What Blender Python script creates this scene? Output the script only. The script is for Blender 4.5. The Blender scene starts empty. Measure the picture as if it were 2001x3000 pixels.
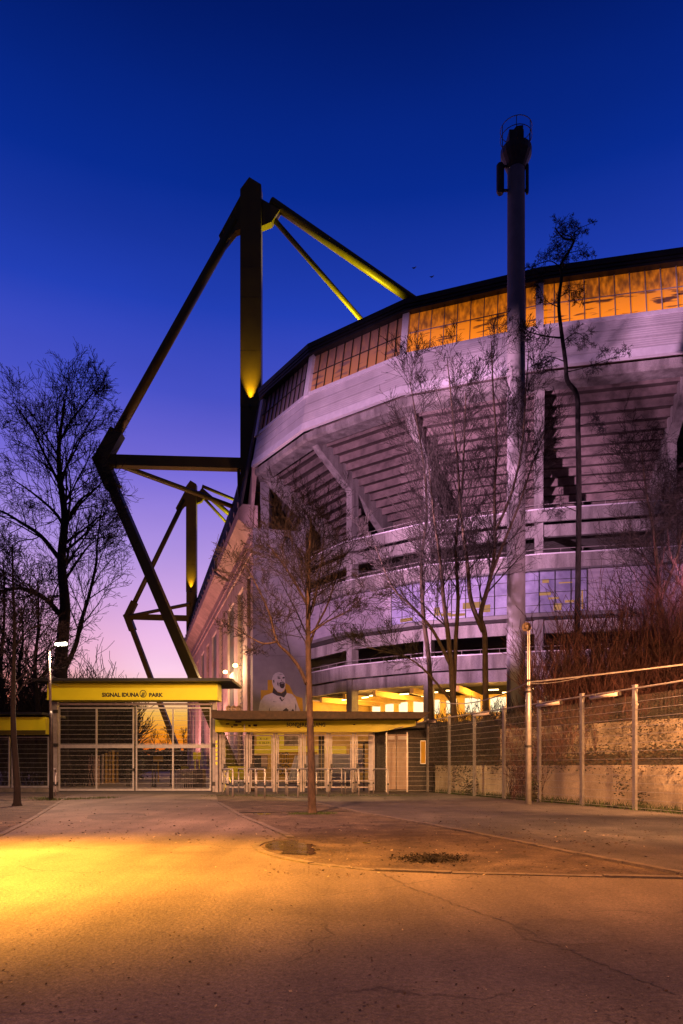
import bpy, math, random
from mathutils import Vector, Matrix
R = math.radians
sc = bpy.context.scene
COL = sc.collection
CH, F, CX, HY = 1.3, 2000.0, 1000.5, 2245.0   # eye height, focal length in photo pixels, centre column, horizon row

# ------------------------------------------------------------------ camera, sky, lamps, exposure
cam_d = bpy.data.cameras.new("camera"); cam = bpy.data.objects.new("camera", cam_d); COL.objects.link(cam)
cam.location = (0, 0, CH); cam.rotation_euler = (R(90), 0, 0)
cam_d.sensor_fit = 'VERTICAL'; cam_d.sensor_height = 36; cam_d.sensor_width = 24; cam_d.lens = 24
cam_d.shift_y = (HY-1500)/3000.0; cam_d.clip_end = 2000; cam_d.clip_start = 0.05
sc.camera = cam
sc.view_settings.view_transform = 'Standard'; sc.view_settings.look = 'None'
sc.view_settings.exposure = 0.0; sc.view_settings.gamma = 1.0
sc.cycles.max_bounces = 5; sc.cycles.use_denoising = True
try: sc.cycles.use_light_tree = True
except Exception: pass

def lin(c):
    return tuple(((v/255.0)/12.92 if v/255.0 <= .04045 else ((v/255.0+.055)/1.055)**2.4) for v in c) + (1.0,)

world = bpy.data.worlds.new("World"); sc.world = world; world.use_nodes = True
nt = world.node_tree; nt.nodes.clear()
wo = nt.nodes.new('ShaderNodeOutputWorld'); bg = nt.nodes.new('ShaderNodeBackground')
tc = nt.nodes.new('ShaderNodeTexCoord'); sp = nt.nodes.new('ShaderNodeSeparateXYZ')
rp = nt.nodes.new('ShaderNodeValToRGB')
nt.links.new(tc.outputs['Generated'], sp.inputs[0]); nt.links.new(sp.outputs['Z'], rp.inputs[0])
stops = [(0.0, (150, 60, 28)), (.022, (240, 112, 24)), (.045, (255, 150, 26)), (.075, (255, 192, 84)), (.105, (255, 208, 196)),
         (.135, (250, 204, 230)), (.17, (240, 190, 230)), (.22, (218, 172, 230)), (.29, (178, 148, 226)), (.385, (120, 108, 216)),
         (.47, (72, 82, 200)), (.55, (34, 62, 178)), (.64, (8, 42, 142)), (.74, (2, 26, 104)), (.9, (1, 15, 74))]
els = rp.color_ramp.elements
els[0].position = stops[0][0]; els[0].color = lin(stops[0][1]); els[1].position = stops[-1][0]; els[1].color = lin(stops[-1][1])
for p_, c_ in stops[1:-1]:
    e = els.new(p_); e.color = lin(c_)
# the glow is redder towards the left of the sunset
rr = nt.nodes.new('ShaderNodeMapRange'); rr.inputs[1].default_value = -.26; rr.inputs[2].default_value = -.42
nt.links.new(sp.outputs['X'], rr.inputs[0])
rl = nt.nodes.new('ShaderNodeMapRange'); rl.inputs[1].default_value = .24; rl.inputs[2].default_value = .06
nt.links.new(sp.outputs['Z'], rl.inputs[0])
mm = nt.nodes.new('ShaderNodeMath'); mm.operation = 'MULTIPLY'
nt.links.new(rr.outputs[0], mm.inputs[0]); nt.links.new(rl.outputs[0], mm.inputs[1])
mx = nt.nodes.new('ShaderNodeMixRGB'); mx.inputs[2].default_value = lin((214, 104, 92))
nt.links.new(mm.outputs[0], mx.inputs[0]); nt.links.new(rp.outputs[0], mx.inputs[1])
# away from the sunset the sky is plain deep dusk blue
rd = nt.nodes.new('ShaderNodeMapRange'); rd.inputs[1].default_value = .52; rd.inputs[2].default_value = -.05
nt.links.new(sp.outputs['Y'], rd.inputs[0])
md = nt.nodes.new('ShaderNodeMixRGB'); md.inputs[2].default_value = (.018, .016, .055, 1)
nt.links.new(rd.outputs[0], md.inputs[0]); nt.links.new(mx.outputs[0], md.inputs[1])
nz = nt.nodes.new('ShaderNodeTexNoise'); nz.inputs['Scale'].default_value = 2.2; nz.inputs['Detail'].default_value = 5
mpw = nt.nodes.new('ShaderNodeMapping'); mpw.inputs['Scale'].default_value = (1, 1, 3.5); nt.links.new(tc.outputs['Generated'], mpw.inputs[0]); nt.links.new(mpw.outputs[0], nz.inputs['Vector'])
nr = nt.nodes.new('ShaderNodeMapRange'); nr.inputs[1].default_value = .3; nr.inputs[2].default_value = .7; nr.inputs[3].default_value = .93; nr.inputs[4].default_value = 1.07
nt.links.new(nz.outputs[0], nr.inputs[0])
vs_ = nt.nodes.new('ShaderNodeVectorMath'); vs_.operation = 'SCALE'; nt.links.new(md.outputs[0], vs_.inputs[0]); nt.links.new(nr.outputs[0], vs_.inputs['Scale'])
nt.links.new(vs_.outputs[0], bg.inputs[0]); bg.inputs[1].default_value = 1.0
nt.links.new(bg.outputs[0], wo.inputs[0])

def aim(o, target):
    d = Vector(target)-o.location
    o.rotation_euler = d.to_track_quat('-Z', 'Y').to_euler()
def spot(loc, target, color, power, cone, blend=.3, size=.15):
    l = bpy.data.lights.new("lamp_light", 'SPOT'); l.color = color; l.energy = power; l.spot_size = R(cone)
    l.spot_blend = blend; l.shadow_soft_size = size
    o = bpy.data.objects.new("lamp_light", l); COL.objects.link(o); o.location = loc; aim(o, target); return o
def bulb(loc, color, power, size=.15):
    l = bpy.data.lights.new("lamp_light", 'POINT'); l.color = color; l.energy = power; l.shadow_soft_size = size
    o = bpy.data.objects.new("lamp_light", l); COL.objects.link(o); o.location = loc; return o
SODIUM = (1.0, .42, .09); AMBER = (1.0, .55, .10); PINK = (1.0, .51, .80); SALMON = (1.0, .38, .33); GOLD = (1.0, .56, .04)
# forecourt street lamps with unseen heads, and fill spots added among them
spot((-7.6, 8.2, 7.0), (-4.8, 8.5, 0), (1, .40, .036), 47000, 70, 1, .3)        # pool of light on the road
spot((1.0, 8.6, 8.0), (2.2, 9.6, 0), (1, .36, .065), 7600, 74, 1, .3)
spot((7.2, 8.0, 7.5), (8.9, 20, .6), (1.0, .44, .15), 13000, 96, .7, .3)        # right hand lamp lights fence, walls
spot((-3.0, 10.0, 9.0), (-4.0, 21, 0), (1.0, .41, .22), 16000, 90, 1, .3)
spot((1.0, -5.0, 9.0), (1.0, 5, 0), (1.0, .42, .20), 5800, 112, .9, .3)
spot((-1.0, 24.0, 7.5), (-.5, 34, 1.5), (1.0, .56, .20), 5000, 110, .5, .3)   # unseen spot added to brighten the ticket gates
spot((9.3, 15.5, 5.5), (9.4, 22.5, .8), (1, .42, .14), 9000, 88, .8, .2)  # extra spot added to brighten the lower right wall
spot((-10.0, 26.0, 8.5), (-10.3, 34.5, 4.6), (1, .62, .26), 1300, 84, .7, .3)   # unseen spot added to brighten the main gate's yellow header
# floodlights on the stadium from a high mast left of the gate, cut off upwards
FL = Vector((-13.8, 27.5, 12.0))
spot(FL, (-4.5, 66.5, 12.5), PINK, 20000, 18, .4, .35)  # extra beam added to brighten the painted tower
for z_ in (24.6, 19.5, 14.5, 9.5): spot(FL, (10.2, 40, z_), PINK, 62000, 12, .6, .35)  # narrow beams added to brighten the round mast alone
spot((18.0, 26.0, 9.0), (9.0, 56.0, 16.0), (1, .46, .68), 13500, 58, .3, 1.2)  # unseen fill from the right, added to lift the dark raker shadow
for az, el, half, pw in ((29, 16, 23, 64000), (50, 10, 24, 76000)):
    dv = Vector((math.sin(R(az))*math.cos(R(el)), math.cos(R(az))*math.cos(R(el)), math.sin(R(el))))
    spot(FL, FL+dv*40, PINK, pw, half*2, .3, .35)
for k in range(3):                                                           # west side wall wash
    spot((-21.5-5*k, 80+18*k, 2.0), (-14.0-6.5*k, 84+20*k, 17), SALMON, 13000, 120, .5, .5)
spot((-16.0, 76, 1.5), (-9.2, 67.5, 15), SALMON, 6000, 75, .5, .5)

# ------------------------------------------------------------------ helpers
def P(px, py, Y): return Vector(((px-CX)/F*Y, Y, CH+(HY-py)/F*Y))
def G(px, py, z=0.0):
    Y = CH*F/(py-HY); return Vector(((px-CX)/F*Y, Y, z))
def wl(o):
    v = Vector((0, 0, 0))
    while o is not None: v += o.location; o = o.parent
    return v
def basis(d):
    d = d.normalized(); a = Vector((0, 0, 1)) if abs(d.z) < .95 else Vector((0, 1, 0))
    s = d.cross(a).normalized(); return d, s, s.cross(d).normalized()
class MB:
    def __init__(s): s.v = []; s.f = []; s.m = []
    def add(s, vs, fs, m=0):
        b = len(s.v); s.v += [tuple(x) for x in vs]; s.f += [tuple(b+i for i in f) for f in fs]; s.m += [m]*len(fs); return s
    def box(s, x0, x1, y0, y1, z0, z1, m=0):
        return s.hexa([(x0,y0,z0),(x1,y0,z0),(x1,y1,z0),(x0,y1,z0),(x0,y0,z1),(x1,y0,z1),(x1,y1,z1),(x0,y1,z1)], m)
    def hexa(s, v, m=0):
        return s.add(v, [(0,3,2,1),(4,5,6,7),(0,1,5,4),(1,2,6,5),(2,3,7,6),(3,0,4,7)], m)
    def beam(s, p, q, w, h, m=0, up=None):
        p = Vector(p); q = Vector(q); d, a, b = basis(q-p)
        if up is not None:
            a = d.cross(Vector(up)).normalized(); b = a.cross(d).normalized()
        a = a*w/2; b = b*h/2
        return s.hexa([p-a-b, p+a-b, p+a+b, p-a+b, q-a-b, q+a-b, q+a+b, q-a+b][0:4]+[q-a-b, q+a-b, q+a+b, q-a+b], m)
    def tube(s, pts, rs, n=6, m=0, cap=True):
        pts = [Vector(p) for p in pts]
        if not isinstance(rs, (list, tuple)): rs = [rs]*len(pts)
        vs = []; fs = []; a = None
        for i, p in enumerate(pts):
            t = (pts[min(i+1, len(pts)-1)]-pts[max(i-1, 0)])
            if t.length < 1e-7: t = Vector((0, 0, 1))
            t.normalize()
            if a is None: _, a, _ = basis(t)
            a = (a - t*a.dot(t)); a = a.normalized() if a.length > 1e-6 else basis(t)[1]
            b = t.cross(a)
            for k in range(n):
                an = 2*math.pi*k/n; vs.append(p+(a*math.cos(an)+b*math.sin(an))*rs[i])
        for i in range(len(pts)-1):
            for k in range(n):
                k2 = (k+1) % n; fs.append((i*n+k, i*n+k2, (i+1)*n+k2, (i+1)*n+k))
        if cap: fs.append(tuple(range(n-1, -1, -1))); fs.append(tuple((len(pts)-1)*n+k for k in range(n)))
        return s.add(vs, fs, m)
    def prism(s, poly, off, m=0):
        """closed planar polygon extruded by vector off"""
        off = Vector(off); a = [Vector(p) for p in poly]; n = len(a)
        return s.add(a+[p+off for p in a], [tuple(range(n-1, -1, -1)), tuple(range(n, 2*n))]+[(i, (i+1) % n, n+(i+1) % n, n+i) for i in range(n)], m)
    def face(s, poly, m=0): return s.add(poly, [tuple(range(len(poly)))], m)
    def build(s, name, mat, parent=None, smooth=False, **k):
        me = bpy.data.meshes.new(name); o3 = wl(parent)
        me.from_pydata([(x-o3.x, y-o3.y, z-o3.z) for x, y, z in s.v], [], s.f)
        for mt in (mat if isinstance(mat, (list, tuple)) else [mat]): me.materials.append(mt)
        if isinstance(mat, (list, tuple)): me.polygons.foreach_set('material_index', s.m)
        if smooth: me.polygons.foreach_set('use_smooth', [True]*len(me.polygons))
        me.update()
        o = bpy.data.objects.new(name, me); COL.objects.link(o)
        if parent: o.parent = parent
        return tag(o, **k)
def tag(o, label=None, cat=None, group=None, kind=None):
    if label: o['label'] = label
    if cat: o['category'] = cat
    if group: o['group'] = group
    if kind: o['kind'] = kind
    return o
def thing(name, loc, label, cat, group=None):
    o = bpy.data.objects.new(name, None); COL.objects.link(o); o.location = loc; o.empty_display_size = .3
    return tag(o, label, cat, group)
def copy_tree(o, parent=None):
    c = o.copy(); COL.objects.link(c)
    if parent: c.parent = parent
    for ch in list(o.children): copy_tree(ch, c)
    return c
def text(parent, s, loc, size, mat, name='lettering', rotz=0, bold=.0, spacing=1.0, tilt=90, thick=.004, align='CENTER', xs=1.0):
    cu = bpy.data.curves.new(name, 'FONT'); cu.body = s; cu.size = size; cu.align_x = align; cu.align_y = 'CENTER'
    cu.offset = bold; cu.space_character = spacing; cu.extrude = thick; cu.resolution_u = 3
    t = bpy.data.objects.new('tmp', cu); COL.objects.link(t)
    dg = bpy.context.evaluated_depsgraph_get(); me = bpy.data.meshes.new_from_object(t.evaluated_get(dg))
    bpy.data.objects.remove(t); me.name = name
    o = bpy.data.objects.new(name, me); COL.objects.link(o); me.materials.clear(); me.materials.append(mat)
    o.parent = parent; o.location = Vector(loc)-wl(parent); o.rotation_euler = (R(tilt), 0, rotz); o.scale = (xs, 1, 1)
    return o

# ------------------------------------------------------------------ materials
def mat(name, c, rough=.7, c2=None, scale=4.0, detail=6, metal=0.0, bump=0.0, bscale=None, emit=None, es=0.0, stretch=None, spec=.5, c3=None, s3=.4, speck=0, cracks=0):
    m = bpy.data.materials.new(name); m.use_nodes = True; t = m.node_tree; b = t.nodes['Principled BSDF']
    b.inputs['Roughness'].default_value = rough; b.inputs['Metallic'].default_value = metal
    b.inputs['Specular IOR Level'].default_value = spec
    b.inputs['Base Color'].default_value = (*c, 1)
    g = t.nodes.new('ShaderNodeNewGeometry'); mp = t.nodes.new('ShaderNodeMapping')
    t.links.new(g.outputs['Position'], mp.inputs[0])
    if stretch: mp.inputs['Scale'].default_value = stretch
    if c2:
        n = t.nodes.new('ShaderNodeTexNoise'); n.inputs['Scale'].default_value = scale; n.inputs['Detail'].default_value = detail
        n.inputs['Roughness'].default_value = .65
        t.links.new(mp.outputs[0], n.inputs['Vector'])
        r = t.nodes.new('ShaderNodeMapRange'); r.inputs[1].default_value = .35; r.inputs[2].default_value = .65
        t.links.new(n.outputs[0], r.inputs[0])
        x = t.nodes.new('ShaderNodeMixRGB'); x.inputs[1].default_value = (*c, 1); x.inputs[2].default_value = (*c2, 1)
        t.links.new(r.outputs[0], x.inputs[0]); last = x
        if c3:
            n3 = t.nodes.new('ShaderNodeTexNoise'); n3.inputs['Scale'].default_value = s3; n3.inputs['Detail'].default_value = 4
            t.links.new(mp.outputs[0], n3.inputs['Vector'])
            r3 = t.nodes.new('ShaderNodeMapRange'); r3.inputs[1].default_value = .45; r3.inputs[2].default_value = .7
            t.links.new(n3.outputs[0], r3.inputs[0])
            x3 = t.nodes.new('ShaderNodeMixRGB'); x3.inputs[2].default_value = (*c3, 1)
            t.links.new(r3.outputs[0], x3.inputs[0]); t.links.new(x.outputs[0], x3.inputs[1]); last = x3
        if speck:
            for sc_, lo, hi in ((26, 1-speck*.6, 1+speck*.5), (110, 1-speck, 1+speck), (1.1, 1-speck*.5, 1+speck*.35)):
                n4 = t.nodes.new('ShaderNodeTexNoise'); n4.inputs['Scale'].default_value = sc_; n4.inputs['Detail'].default_value = 3
                t.links.new(mp.outputs[0], n4.inputs['Vector'])
                r4 = t.nodes.new('ShaderNodeMapRange'); r4.inputs[1].default_value = .32; r4.inputs[2].default_value = .68; r4.inputs[3].default_value = lo; r4.inputs[4].default_value = hi
                t.links.new(n4.outputs[0], r4.inputs[0])
                vm = t.nodes.new('ShaderNodeVectorMath'); vm.operation = 'SCALE'
                t.links.new(last.outputs[0], vm.inputs[0]); t.links.new(r4.outputs[0], vm.inputs['Scale']); last = vm
        if cracks:
            nd_ = t.nodes.new('ShaderNodeTexNoise'); nd_.inputs['Scale'].default_value = 1.6; nd_.inputs['Detail'].default_value = 6; t.links.new(mp.outputs[0], nd_.inputs['Vector'])
            ad = t.nodes.new('ShaderNodeMixRGB'); ad.blend_type = 'ADD'; ad.inputs[0].default_value = .9; t.links.new(mp.outputs[0], ad.inputs[1]); t.links.new(nd_.outputs['Color'], ad.inputs[2])
            vo = t.nodes.new('ShaderNodeTexVoronoi'); vo.feature = 'DISTANCE_TO_EDGE'; vo.inputs['Scale'].default_value = .42; t.links.new(ad.outputs[0], vo.inputs['Vector'])
            c1 = t.nodes.new('ShaderNodeMapRange'); c1.inputs[1].default_value = .0; c1.inputs[2].default_value = .008; c1.inputs[3].default_value = .45; c1.inputs[4].default_value = 1.0
            t.links.new(vo.outputs['Distance'], c1.inputs[0])
            nm = t.nodes.new('ShaderNodeTexNoise'); nm.inputs['Scale'].default_value = .35; t.links.new(mp.outputs[0], nm.inputs['Vector'])
            c2_ = t.nodes.new('ShaderNodeMapRange'); c2_.inputs[1].default_value = .48; c2_.inputs[2].default_value = .56; t.links.new(nm.outputs[0], c2_.inputs[0])
            mxc = t.nodes.new('ShaderNodeMix'); mxc.data_type = 'FLOAT'; mxc.inputs[2].default_value = 1.0; t.links.new(c2_.outputs[0], mxc.inputs[0]); t.links.new(c1.outputs[0], mxc.inputs[3])
            # tyre-darkened lanes running towards the gate
            wt = t.nodes.new('ShaderNodeMapping'); wt.inputs['Scale'].default_value = (1.1, .05, 1); wt.inputs['Rotation'].default_value = (0, 0, R(-9)); t.links.new(g.outputs['Position'], wt.inputs[0])
            nw = t.nodes.new('ShaderNodeTexNoise'); nw.inputs['Scale'].default_value = 1.3; nw.inputs['Detail'].default_value = 3; t.links.new(wt.outputs[0], nw.inputs['Vector'])
            c4 = t.nodes.new('ShaderNodeMapRange'); c4.inputs[1].default_value = .35; c4.inputs[2].default_value = .65; c4.inputs[3].default_value = .80; c4.inputs[4].default_value = 1.14; t.links.new(nw.outputs[0], c4.inputs[0])
            m2 = t.nodes.new('ShaderNodeMath'); m2.operation = 'MULTIPLY'; t.links.new(mxc.outputs[0], m2.inputs[0]); t.links.new(c4.outputs[0], m2.inputs[1])
            vm = t.nodes.new('ShaderNodeVectorMath'); vm.operation = 'SCALE'; t.links.new(last.outputs[0], vm.inputs[0]); t.links.new(m2.outputs[0], vm.inputs['Scale']); last = vm
        t.links.new(last.outputs[0], b.inputs['Base Color'])
    if bump:
        n2 = t.nodes.new('ShaderNodeTexNoise'); n2.inputs['Scale'].default_value = bscale or scale*4; n2.inputs['Detail'].default_value = 5
        t.links.new(mp.outputs[0], n2.inputs['Vector'])
        bp = t.nodes.new('ShaderNodeBump'); bp.inputs['Strength'].default_value = bump; bp.inputs['Distance'].default_value = .05
        t.links.new(n2.outputs[0], bp.inputs['Height']); t.links.new(bp.outputs[0], b.inputs['Normal'])
    if emit:
        b.inputs['Emission Color'].default_value = (*emit, 1); b.inputs['Emission Strength'].default_value = es
    return m
M = {}
M['asphalt'] = mat('asphalt', (.15, .12, .105), .8, (.085, .068, .06), 1.1, 9, bump=.4, bscale=30, c3=(.20, .16, .135), s3=.35, spec=.35, speck=.34, cracks=1)
M['asphalt_patch'] = mat('asphalt_patch', (.125, .10, .09), .82, (.075, .06, .054), 1.6, 9, bump=.5, bscale=40, speck=.4)
M['asphalt_dark'] = mat('asphalt_dark', (.085, .075, .075), .72, (.055, .048, .05), 2.5, 9, bump=.5, bscale=35, c3=(.12, .105, .10), s3=.5, spec=.45, speck=.45, cracks=1)
M['ground'] = mat('ground', (.08, .065, .055), .85, (.05, .042, .036), 2, 8, bump=.6, bscale=30)
M['dirt'] = mat('dirt', (.095, .068, .052), .9, (.04, .028, .021), 3.0, 12, bump=1.0, bscale=18, c3=(.13, .095, .07), s3=1.4, speck=.6)
M['kerb'] = mat('kerb_stone', (.17, .14, .12), .8, (.09, .075, .065), 5, 8, bump=.5, bscale=40)
M['plaza'] = mat('plaza', (.16, .13, .10), .8, (.11, .09, .07), .7, 6)
M['concrete'] = mat('concrete', (.33, .295, .30), .85, (.20, .175, .18), .9, 10, bump=.3, bscale=14, c3=(.12, .10, .105), s3=1.0, stretch=(1.3, 1.3, .22), speck=.3)
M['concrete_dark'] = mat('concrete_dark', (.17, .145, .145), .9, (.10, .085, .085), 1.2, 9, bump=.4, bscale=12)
M['concrete_wall'] = mat('concrete_wall', (.46, .38, .28), .9, (.28, .22, .17), 3.2, 10, bump=.9, bscale=14, c3=(.14, .11, .08), s3=1.3, speck=.35)
M['panel_wall'] = mat('panel_wall', (.60, .49, .37), .9, (.44, .36, .27), 2.2, 9, bump=.4, bscale=20, c3=(.26, .20, .15), s3=.8, stretch=(1, 1, .6), speck=.2)
M['tower'] = mat('tower_concrete', (.20, .185, .21), .9, (.155, .14, .165), .8, 9, bump=.3, bscale=20)
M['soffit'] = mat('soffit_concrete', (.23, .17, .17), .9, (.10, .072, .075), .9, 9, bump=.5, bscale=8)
M['tread_shade'] = mat('shaded_tread', (.085, .06, .06), .95, (.05, .035, .036), .9, 9)
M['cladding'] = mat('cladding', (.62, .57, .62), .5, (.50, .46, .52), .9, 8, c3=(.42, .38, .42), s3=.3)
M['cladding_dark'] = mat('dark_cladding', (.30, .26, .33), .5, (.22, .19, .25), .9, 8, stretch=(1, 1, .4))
M['trim'] = mat('trim_metal', (.72, .68, .76), .45, (.62, .58, .66), 2, 4)
M['roof_dark'] = mat('roof_dark', (.035, .033, .04), .5, (.02, .02, .025), 1, 4, metal=.4)
M['rib'] = mat('ribbed_cladding', (.16, .14, .15), .55, (.11, .10, .11), .6, 4, metal=.3)
M['west'] = mat('west_concrete', (.50, .35, .33), .85, (.34, .24, .225), .6, 9, speck=.2, bump=.2, bscale=10)
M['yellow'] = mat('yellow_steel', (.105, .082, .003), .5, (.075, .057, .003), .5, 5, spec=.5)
M['yellow_panel'] = mat('yellow_panel', (.80, .74, .010), .42, (.74, .68, .010), .8, 4)
M['steel'] = mat('galvanised_steel', (.50, .47, .46), .42, (.36, .33, .33), 6, 6, metal=.55)
M['wire'] = mat('dull_wire', (.10, .085, .08), .6, (.06, .05, .048), 6, 4, metal=.3)
M['steel_dark'] = mat('dark_steel', (.06, .055, .055), .5, (.035, .03, .03), 5, 5, metal=.5)
M['bark'] = mat('bark', (.10, .062, .036), .95, (.035, .024, .017), 9, 9, bump=1.0, bscale=30, stretch=(1, 1, .35))
M['bark_dark'] = mat('bark_dark', (.022, .016, .015), .95, (.009, .007, .007), 6, 8, bump=.8, bscale=18, stretch=(1, 1, .35))
M['twig'] = mat('twig', (.022, .013, .010), .9, (.011, .007, .006), 12, 3)
M['twig_dark'] = mat('twig_dark', (.02, .016, .02), .95)
M['twig_red'] = mat('twig_red', (.13, .05, .045), .9, (.035, .014, .013), 1.2, 3)
M['ivy'] = mat('ivy_leaf', (.018, .026, .008), .6, (.035, .024, .01), 3, 4)
M['leaf_brown'] = mat('leaf_litter', (.08, .042, .016), .8, (.03, .017, .008), 5, 4)
M['grass'] = mat('grass', (.05, .08, .015), .85, (.03, .045, .01), 6, 4)
M['soil'] = mat('soil', (.03, .02, .013), .95, (.014, .01, .007), 2.0, 8, bump=1.0, bscale=9)
M['glass'] = mat('blue_glass', (.27, .26, .42), .3, (.14, .13, .24), 1.1, 6, spec=.6)
M['glass_dark'] = mat('dark_glass', (.12, .11, .13), .22, (.07, .065, .09), .5, 3, metal=.5, spec=.8)
M['black'] = mat('black_paint', (.012, .012, .014), .5)
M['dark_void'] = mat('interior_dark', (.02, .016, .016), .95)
M['white'] = mat('white_paint', (.72, .70, .70), .55, (.6, .58, .58), 2, 4)
M['tent'] = mat('tent_canvas', (.55, .50, .58), .8, (.42, .38, .46), 3, 6)
M['shutter'] = mat('shutter', (.42, .30, .24), .5, (.34, .24, .19), 3, 4)
M['stone'] = mat('booth_stone', (.075, .065, .065), .85, (.035, .03, .03), 14, 9, bump=.7, bscale=40)
M['redspandrel'] = mat('red_spandrel', (.42, .09, .06), .6)
M['mural_white'] = mat('mural_white', (.40, .37, .42), .85, (.33, .31, .35), 4, 6)
M['mural_gold'] = mat('mural_gold', (.38, .22, .01), .85, (.30, .18, .02), 2, 6)
M['mural_black'] = mat('mural_black', (.03, .025, .03), .85)
M['rust'] = mat('rusty_sheet', (.06, .03, .02), .8, (.03, .016, .012), 6, 6, bump=.2)
M['mast'] = mat('mast_concrete', (.25, .225, .24), .8, (.20, .18, .19), 1.2, 8, bump=.2, bscale=12)
M['steel_white'] = mat('pale_steel', (.40, .35, .35), .45, (.28, .24, .24), 4, 5, metal=.3)
def emis(name, col, s):
    m = bpy.data.materials.new(name); m.use_nodes = True; t = m.node_tree; t.nodes.clear()
    o = t.nodes.new('ShaderNodeOutputMaterial'); e = t.nodes.new('ShaderNodeEmission'); e.inputs[0].default_value = (*col, 1); e.inputs[1].default_value = s
    t.links.new(e.outputs[0], o.inputs[0]); return m
M['lamp_white'] = emis('lamp_white', (1, .86, .62), 14)
M['lamp_warm'] = emis('lamp_warm', (1, .62, .22), 12)
M['tube_warm'] = emis('tube_warm', (1, .70, .30), 7)
M['win_warm'] = emis('window_warm', (1, .78, .45), 1.6)
M['win_pink'] = emis('window_pink', (1, .74, .70), .75)
def lit_glass(name, strength, bias, base=(.07, .045, .045, 1)):
    """window with orange light behind hanging sheets: brighter below, streaked above"""
    m = bpy.data.materials.new(name); m.use_nodes = True; t = m.node_tree; b = t.nodes['Principled BSDF']
    b.inputs['Base Color'].default_value = base; b.inputs['Roughness'].default_value = .3
    g = t.nodes.new('ShaderNodeNewGeometry'); sx = t.nodes.new('ShaderNodeSeparateXYZ'); t.links.new(g.outputs['Position'], sx.inputs[0])
    mp = t.nodes.new('ShaderNodeMapping'); mp.inputs['Scale'].default_value = (1.5, 1.5, .5); mp.inputs['Rotation'].default_value = (0, R(35), 0)
    t.links.new(g.outputs['Position'], mp.inputs[0])
    n = t.nodes.new('ShaderNodeTexNoise'); n.inputs['Scale'].default_value = 2.2; n.inputs['Detail'].default_value = 5; t.links.new(mp.outputs[0], n.inputs['Vector'])
    mp2 = t.nodes.new('ShaderNodeMapping'); mp2.inputs['Scale'].default_value = (.35, .35, 1.9); t.links.new(g.outputs['Position'], mp2.inputs[0])
    n2 = t.nodes.new('ShaderNodeTexNoise'); n2.inputs['Scale'].default_value = 1.6; n2.inputs['Detail'].default_value = 4; t.links.new(mp2.outputs[0], n2.inputs['Vector'])
    def ramp(src, a, b_, lo, hi):
        r = t.nodes.new('ShaderNodeMapRange'); r.inputs[1].default_value = a; r.inputs[2].default_value = b_; r.inputs[3].default_value = lo; r.inputs[4].default_value = hi
        t.links.new(src, r.inputs[0]); return r.outputs[0]
    def mul(a, b_):
        q = t.nodes.new('ShaderNodeMath'); q.operation = 'MULTIPLY'; t.links.new(a, q.inputs[0]); t.links.new(b_, q.inputs[1]); return q.outputs[0]
    s1 = ramp(n.outputs[0], .34, .66, .45, 1.0); s2 = ramp(n2.outputs[0], .36, .46, .22, 1.0)
    mixn = t.nodes.new('ShaderNodeMix'); mixn.data_type = 'FLOAT'
    t.links.new(ramp(sx.outputs['Z'], 35.4, 35.9, 0, 1), mixn.inputs[0]); t.links.new(s2, mixn.inputs[2]); t.links.new(s1, mixn.inputs[3])
    st = mul(mixn.outputs[0], ramp(sx.outputs['Z'], 33.9, 37.2, strength, strength*bias))
    c = t.nodes.new('ShaderNodeValToRGB'); c.color_ramp.elements[0].color = (.16, .035, .008, 1); c.color_ramp.elements[1].color = (1, .235, .004, 1)
    t.links.new(mixn.outputs[0], c.inputs[0])
    t.links.new(c.outputs[0], b.inputs['Emission Color']); t.links.new(st, b.inputs['Emission Strength'])
    return m
M['lit3'] = lit_glass('lit_window', 1.05, .42)
M['lit2'] = lit_glass('dim_lit_window', .30, .10, (.20, .13, .12, 1))
M['lit1'] = lit_glass('faint_window', .015, .1, (.26, .20, .22, 1))

# ------------------------------------------------------------------ ground
def sheet(name, pts, z, m, **k):
    return MB().face([(p[0], p[1], z) for p in pts]).build(name, m, kind='structure', **k)
def rnd_poly(cx, cy, rx, ry, n, seed, j=.25):
    r = random.Random(seed); return [(cx+rx*math.cos(2*math.pi*i/n)*(1+r.uniform(-j, j)), cy+ry*math.sin(2*math.pi*i/n)*(1+r.uniform(-j, j))) for i in range(n)]
gr = MB(); gr.face([(-600, -60, 0), (600, -60, 0), (600, 900, 0), (-600, 900, 0)]).build('ground', M['ground'], kind='structure')
left_edge = [G(215, 2327), G(201, 2333), G(159, 2360), G(77, 2410), G(0, 2448), (-5.6, 9), (-5.9, 5), (-6.2, -10)]
k1 = [G(632, 2327), G(640, 2352), G(709, 2392), G(778, 2421), G(843, 2450), G(852, 2456)]
k2 = [G(852, 2457), G(800, 2463), G(764, 2471), G(748, 2481), G(771, 2498), G(834, 2517), G(914, 2531), G(1030, 2544), G(1102, 2551), G(1325, 2559), G(2001, 2575), G(2600, 2590)]
road = [p for p in left_edge] + [(10, -10), (14, 7.0)] + [p for p in reversed(k2)] + [p for p in reversed(k1)]
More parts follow.
